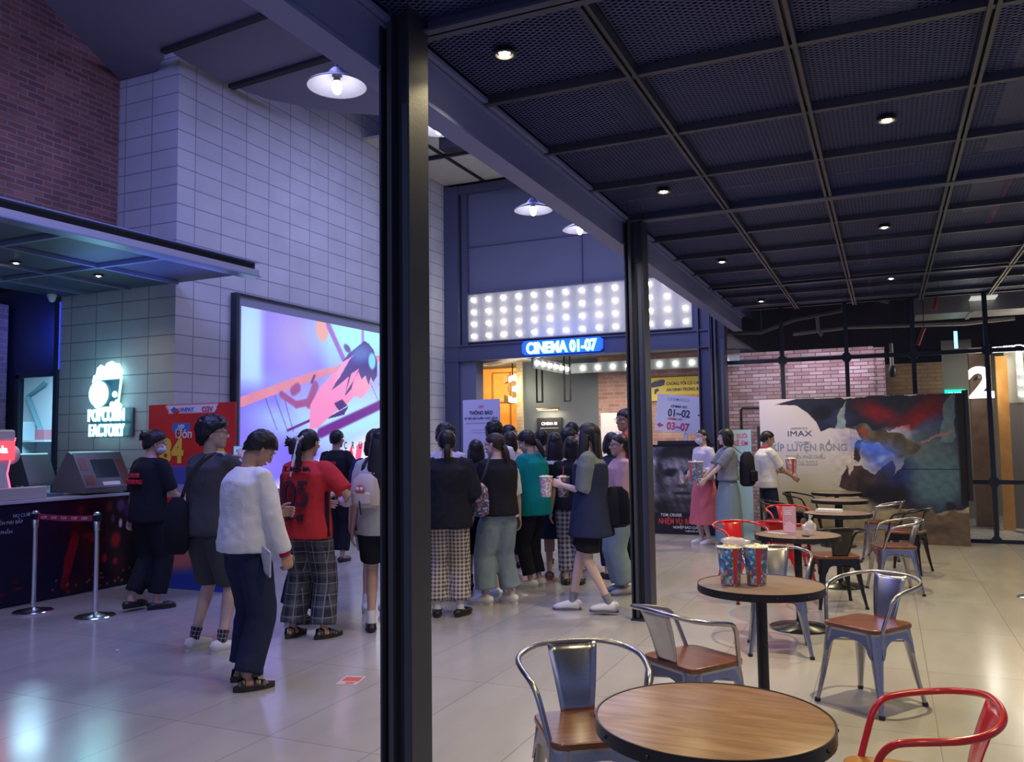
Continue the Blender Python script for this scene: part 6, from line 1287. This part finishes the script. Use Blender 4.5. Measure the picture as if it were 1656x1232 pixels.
# -- pair left of the big column
person('girl in navy top and white shorts with pale sneakers, half behind the backpack wearer', -4.31, 6.50, F(.1, .99), 1.67, 'a', hair='bob', hairm=M_hairb, top=dict(m=c_navy, sleeve=.6, g=.045, hem=.76, sg=.03), bottom=dict(kind='shorts', m=c_lilac, len=.40, g=.045), shoes=('sneaker', W_sh, W_so), socks=c_white, head=(-.3, .1, 0), group=GQ, face_on=False)
i_ = person('girl in pale tee and black shorts wearing an owl backpack, beside the tall column', -3.85, 5.90, F(-.05, 1), 1.67, 'a', hair='long', top=dict(m=cloth('pale_grey', (.42, .44, .47)), sleeve=.5, g=.040, hem=.80, sg=.03), bottom=dict(kind='shorts', m=c_black, len=.40, g=.045), shoes=('flat', B_sh, B_so), socks=c_white, head=(0, .15, 0), group=GQ, vox=.010, face_on=False)
t = bag('backpack', 'small beige backpack with a red owl print on the back of the pale tee', 'backpack', (-3.87, 5.70, 1.02), (.26, .13, .27), mat('beige_canvas', (.50, .44, .40), .7), .05, strap=[(-3.96, 5.76, 1.24), (-3.93, 5.76, 1.36), (-3.94, 5.84, 1.42)], pocket=mat('beige_canvas', (.5, .44, .4), .7))
ow = MB(); ow.ell((0, -.083, .14), (.045, .012, .05), 14, 10); ow.build('owl_patch', mat('owl_red', (.42, .10, .10), .7), t, smooth=True)
for sx in (-.018, .018): MB().ell((sx, -.094, .155), (.015, .006, .015), 10, 8).ell((sx, -.100, .155), (.006, .003, .006), 8, 6).build('owl_eye', c_white, t, smooth=True)
MB().tube([(0, -.09, .06), (.008, -.10, .02), (.014, -.09, -.05)], .008, 6).build('zip_cord', M_black, t, smooth=True)
# -- between the columns
i_ = person('girl in black top and brown checked trousers, seen from behind right of the tall column', -3.61, 6.60, F(0, 1), 1.66, 'a', hair='tied', tail='lowpony', top=dict(m=c_black, sleeve=.75, g=.070, hem=.80, sg=.05, fold=.014), bottom=dict(m=c_check, g=.035, len=.94, flare=.025, rm=.014), shoes=('flat', B_sh, B_so), socks=c_white, lh=(-.12, .20, 1.18), rh=(.15, .20, 1.15), head=(.1, .05, 0), lf=(-.10, 0, 0, .1), rf=(.11, 0, 0, -.5), group=GQ, vox=.010, face_on=False)
person('person with tousled hair and white shirt standing behind the girl in checked trousers', -4.02, 7.32, F(.3, .95), 1.72, 'a', hair='spiky', top=dict(m=c_lilac, sleeve=.5, g=.03), bottom=dict(m=c_navy), shoes=('flat', B_sh, B_so), lf=(-.1, 0, 0), group=GQ, face_on=False)
i_ = person('girl in black tee, patched pale jeans and white sneakers, face in left profile', -3.37, 7.18, F(-.62, .78), 1.63, 'c', hair='tied', hairm=M_hairb, tail='lowpony', top=dict(m=c_black, sleeve=.55, g=.050, hem=.88, sg=.04), bottom=dict(m=c_jean, g=.045, len=.92, flare=.02, fold=.014), shoes=('sneaker', W_sh, W_so), head=(.45, .08, 0), lean=.05, lh=(-.1, .30, 1.15), rh=(.10, .26, .98), rf=(.16, .02, 0, .1), lf=(-.08, .12, 0, .2), group=GQ, vox=.009)
kn_ = i_['feet'][0][1]; k2_ = i_['feet'][1][1]; i_['piece']('jeans_patch', MB().ell(tuple(kn_+Vector((.055, -.058, -.02))), (.035, .035, .06), 12, 8), c_pink, i_['bottom']); i_['piece']('jeans_patch', MB().ell(tuple(k2_+Vector((-.01, -.078, .06))), (.05, .022, .04), 12, 8), c_maroon, i_['bottom'])
bag('shoulder_bag', 'colourful printed bag at the hip of the black-teed girl in jeans', 'bag', (-3.42, 6.84, .86), (.20, .11, .30), cupmat('bag_print', [(.03, .05, .16), (.05, .12, .30), (.35, .10, .08), (.03, .05, .16), (.4, .4, .45)], 7.), .2, strap=[(-3.42, 6.83, 1.13), (-3.36, 6.86, 1.25), (-3.34, 6.94, 1.42)])
person('person in dark skirt with black high shoes, mostly hidden behind the girl in patched jeans', -3.97, 7.90, F(-.1, 1), 1.56, 'a', hair='bob', top=dict(m=c_navy, sleeve=.5, g=.03), bottom=dict(kind='skirt', m=c_black, hem=.42, flare=.06), shoes=('sneaker', B_sh, B_so), socks=c_black, group=GQ, face_on=False)
person('tall boy with thick black hair and white collar in the crowd before the notice standee', -4.10, 8.62, F(.1, 1), 1.77, 'b', hair='spiky', top=dict(m=c_white, sleeve=.5, g=.03), bottom=dict(m=c_navy), shoes=('flat', B_sh, B_so), head=(-.2, 0, 0), group=GQ, face_on=False)
person('small child with glasses and white shirt, left of the teal girl in the crowd', -3.56, 7.66, F(-.5, .85), 1.53, 'a', hair='short', top=dict(m=c_white, sleeve=.5, g=.03), bottom=dict(m=c_navy, kind='shorts', len=.5, g=.04), shoes=('sneaker', W_sh, W_so), head=(.2, .3, 0), glasses=True, group=GQ)
person('man in dark cap and light shirt looking right at the back of the crowd', -4.55, 10.0, F(.9, -.2), 1.76, 'b', hair='cap', top=dict(m=c_lilac, sleeve=.5, g=.03), bottom=dict(m=c_navy), shoes=('flat', B_sh, B_so), group=GQ)
person('woman in pink top with brown hair at the back of the crowd', -4.23, 9.35, F(-.3, .9), 1.66, 'c', hair='bob', hairm=M_hairb, top=dict(m=c_pink, sleeve=.5, g=.03), bottom=dict(m=c_navy), shoes=('flat', B_sh, B_so), group=GQ, face_on=False)
i_ = person('girl in oversized teal tee and black trousers looking down at her popcorn cup', -3.43, 8.18, F(-.80, .55), 1.66, 'a', hair='short', tail='lowpony', top=dict(m=c_teal, sleeve=.52, g=.060, hem=.78, sg=.045), bottom=dict(m=c_black, g=.034), shoes=('sneaker', W_sh, W_so), head=(.15, .35, 0), lean=.06, lh=(-.10, .34, 1.20), rh=(.12, .30, 1.10), curl=(.75, .75), group=GQ, vox=.010)
cup('print', tuple(i_['w']((-.02, .40, 1.08))), .19, .06, 'popcorn cup held by the teal-shirted girl'); cup('red', tuple(i_['w']((.06, .62, 1.08))), .15, .045, 'red drink cup left of the teal-shirted girl', lid=True, heap=False)
person('girl with long black hair, white top over navy skirt, next to the teal-shirted girl', -3.42, 8.78, F(.1, 1), 1.63, 'a', hair='long', top=dict(m=cloth('offwhite', (.50, .54, .54)), sleeve=0, g=.045, hem=.86, name='top', layer=dict(hem=1.12, m=c_black, name='shawl')), bottom=dict(kind='skirt', m=c_navy, hem=.48, flare=.06), shoes=('sandal', cloth('tan', (.35, .22, .2)), B_sh), group=GQ, face_on=False)
person('boy with dark hair hidden behind the teal-shirted girl', -3.98, 9.75, F(0, 1), 1.68, 'a', hair='short', top=dict(m=c_grey, sleeve=.5), bottom=dict(m=c_navy), shoes=('flat', B_sh, B_so), group=GQ, face_on=False)
i_ = person('man with glasses and grey shirt turned right in the crowd beside the red cup', -3.50, 9.42, F(.7, .5), 1.69, 'b', hair='short', top=dict(m=c_grey, sleeve=.5), bottom=dict(m=c_navy), shoes=('flat', B_sh, B_so), glasses=True, head=(-.3, 0, 0), rh=(.12, .36, 1.16), curl=(.75, .25), group=GQ)
cup('red', tuple(i_['hands'][0]+Vector((.02, .02, -.02))), .17, .055, 'red popcorn cup raised in the crowd left of the long-haired woman')
person('tall man with round head of black hair in front of the grey lobby wall', -3.82, 10.45, F(0, 1), 1.78, 'b', hair='short', top=dict(m=c_black, sleeve=.5), bottom=dict(m=c_navy), shoes=('flat', B_sh, B_so), group=GQ, face_on=False)
person('girl in checked trousers and black top behind the long-haired woman', -3.12, 8.50, F(0, 1), 1.58, 'a', hair='bob', top=dict(m=c_black, sleeve=.5, g=.04), bottom=dict(m=c_check2, g=.04, rm=.014), shoes=('flat', B_sh, B_so), group=GQ, face_on=False)
# -- walking long-haired woman
i_ = person('long-haired woman in navy dress over grey tee walking left with two popcorn cups', -2.46, 7.19, F(-.93, .25), 1.70, 'c', hair='long', slim=.92, top=dict(m=cloth('sage_grey', (.15, .18, .19)), sleeve=.55, g=.048, hem=.92, sg=.045, layer=dict(hem=.68, flare=.045, m=c_navy, name='pinafore')), bottom=dict(kind='shorts', m=c_black, len=.42, g=.055), shoes=('sneaker', W_sh, Gsole), socks=c_sock, head=(.0, -.02, 0), lh=(-.06, .26, 1.14), rh=(.13, .22, 1.10), curl=(.75, .75), lf=(-.06, -.16, .02, 0), rf=(.08, .20, 0, .1), group=GQ, vox=.009)
cup('pale', tuple(i_['w']((-.05, .40, 1.03))), .185, .062, 'popcorn cup in the far hand of the walking woman, farther left', rz=1.5); cup('print', tuple(i_['w']((.09, .27, 1.02))), .185, .060, 'popcorn cup in the near hand of the walking woman', rz=1.5, straw=True)
bag('shoulder_bag', 'black bag hanging behind the hip of the walking long-haired woman', 'bag', (-2.24, 7.24, .76), (.26, .16, .36), c_black, .3)
person('girl with black hair half hidden behind the walking woman', -2.82, 9.0, F(-.2, .95), 1.62, 'a', hair='bob', top=dict(m=c_navy, sleeve=.5), bottom=dict(m=c_navy), shoes=('flat', B_sh, B_so), group=GQ, face_on=False)
i_ = person('girl with glasses in pink shirt and pale jeans facing left beside the second column', -2.47, 8.18, F(-.93, -.15), 1.60, 'a', hair='tied', tail='lowpony', top=dict(m=c_pink, sleeve=.65, g=.048, hem=.84, sg=.04), bottom=dict(m=c_jean, g=.05, len=.95, flare=.02), shoes=('sneaker', mat('grey_shoe', (.3, .32, .36), .5), Gsole), glasses=True, lh=(-.10, .28, 1.14), rh=(.10, .28, 1.05), group=GQ)
person('tall man with glasses in red tee and black trousers behind the second column', -2.78, 9.48, F(-.85, -.40), 1.90, 'b', hair='short', top=dict(m=c_red, sleeve=.5, g=.04), bottom=dict(m=c_black), shoes=('sneaker', B_sh, W_so), glasses=True, lh=(-.36, .0, 1.12), rh=(.22, .05, .9), lp=(-1, .2, -.4), group=GQ)
# -- right of the second column
i_ = person('woman in white cardigan and coral skirt with lilac face mask before the film poster', -2.46, 12.30, F(-.85, -.35), 1.68, 'c', hair='tied', tail='lowpony', slim=.92, top=dict(m=c_lilac, sleeve=.8, g=.040, hem=.95, sg=.03, name='cardigan'), bottom=dict(kind='skirt', m=c_coral, hem=.30, flare=.07), shoes=('sneaker', W_sh, W_so), mask=c_mask, lh=(-.15, .20, 1.05), rh=(.15, .22, .98))
i_ = person('woman with black bob in grey hooded tee and blue skirt holding a red popcorn bucket', -2.06, 11.95, F(-.90, -.05), 1.67, 'c', hair='bob', slim=.95, top=dict(m=cloth('slate', (.20, .22, .26)), sleeve=.45, g=.04, hem=.96, sg=.035), bottom=dict(kind='skirt', m=c_blue, hem=.10, flare=.035), shoes=('sneaker', W_sh, W_so), lh=(-.12, .36, .98), rh=(.10, .34, .96), curl=(.75, .75))
t = cup('print', tuple(i_['w']((-.02, .46, .93))), .30, .105, 'big red, white and blue popcorn bucket held by the bob-haired woman', rz=-1.2)
bag('backpack', 'large black backpack worn by the bob-haired woman', 'backpack', (-1.80, 12.03, .86), (.30, .20, .48), c_black, 1.3, strap=[(-1.84, 11.93, 1.3), (-1.97, 11.88, 1.42), (-2.10, 11.86, 1.38)], pocket=c_black)
i_ = person('boy in white shirt with crimson scarf holding a popcorn bucket before the film banner', -1.62, 12.62, F(.85, .10), 1.64, 'b', hair='crop', top=dict(m=cloth('cream', (.62, .61, .58)), sleeve=.5, g=.050, hem=.84, sg=.035), bottom=dict(m=c_navy), shoes=('flat', B_sh, B_so), head=(-.1, .25, 0), rh=(.12, .36, 1.0), lh=(-.08, .34, 1.06), curl=(.25, .75))
i_['piece']('scarf', MB().tube([i_['sp'](1.41)+Vector((.085*math.cos(t_), .075*math.sin(t_)+.01, .02*math.sin(-t_))) for t_ in np.linspace(0, 2*PI, 19)[:-1]], [(.032, .014)]*18, 8, closed=True, side=(0, 0, 1)).tube([i_['sp'](1.37)+Vector((0, .115, 0)), i_['sp'](1.25)+Vector((0, .155, 0)), i_['sp'](1.12)+Vector((.01, .16, 0))], [(.035, .014), (.03, .012), (.022, .006)], 8), c_scarf)
cup('pale', tuple(i_['w']((-.05, .42, 1.04))), .22, .085, 'popcorn bucket held by the boy with the crimson scarf')
print('OBJ', len(bpy.data.objects), 'VERTS', sum(len(o.data.vertices) for o in bpy.data.objects if o.type == 'MESH'))
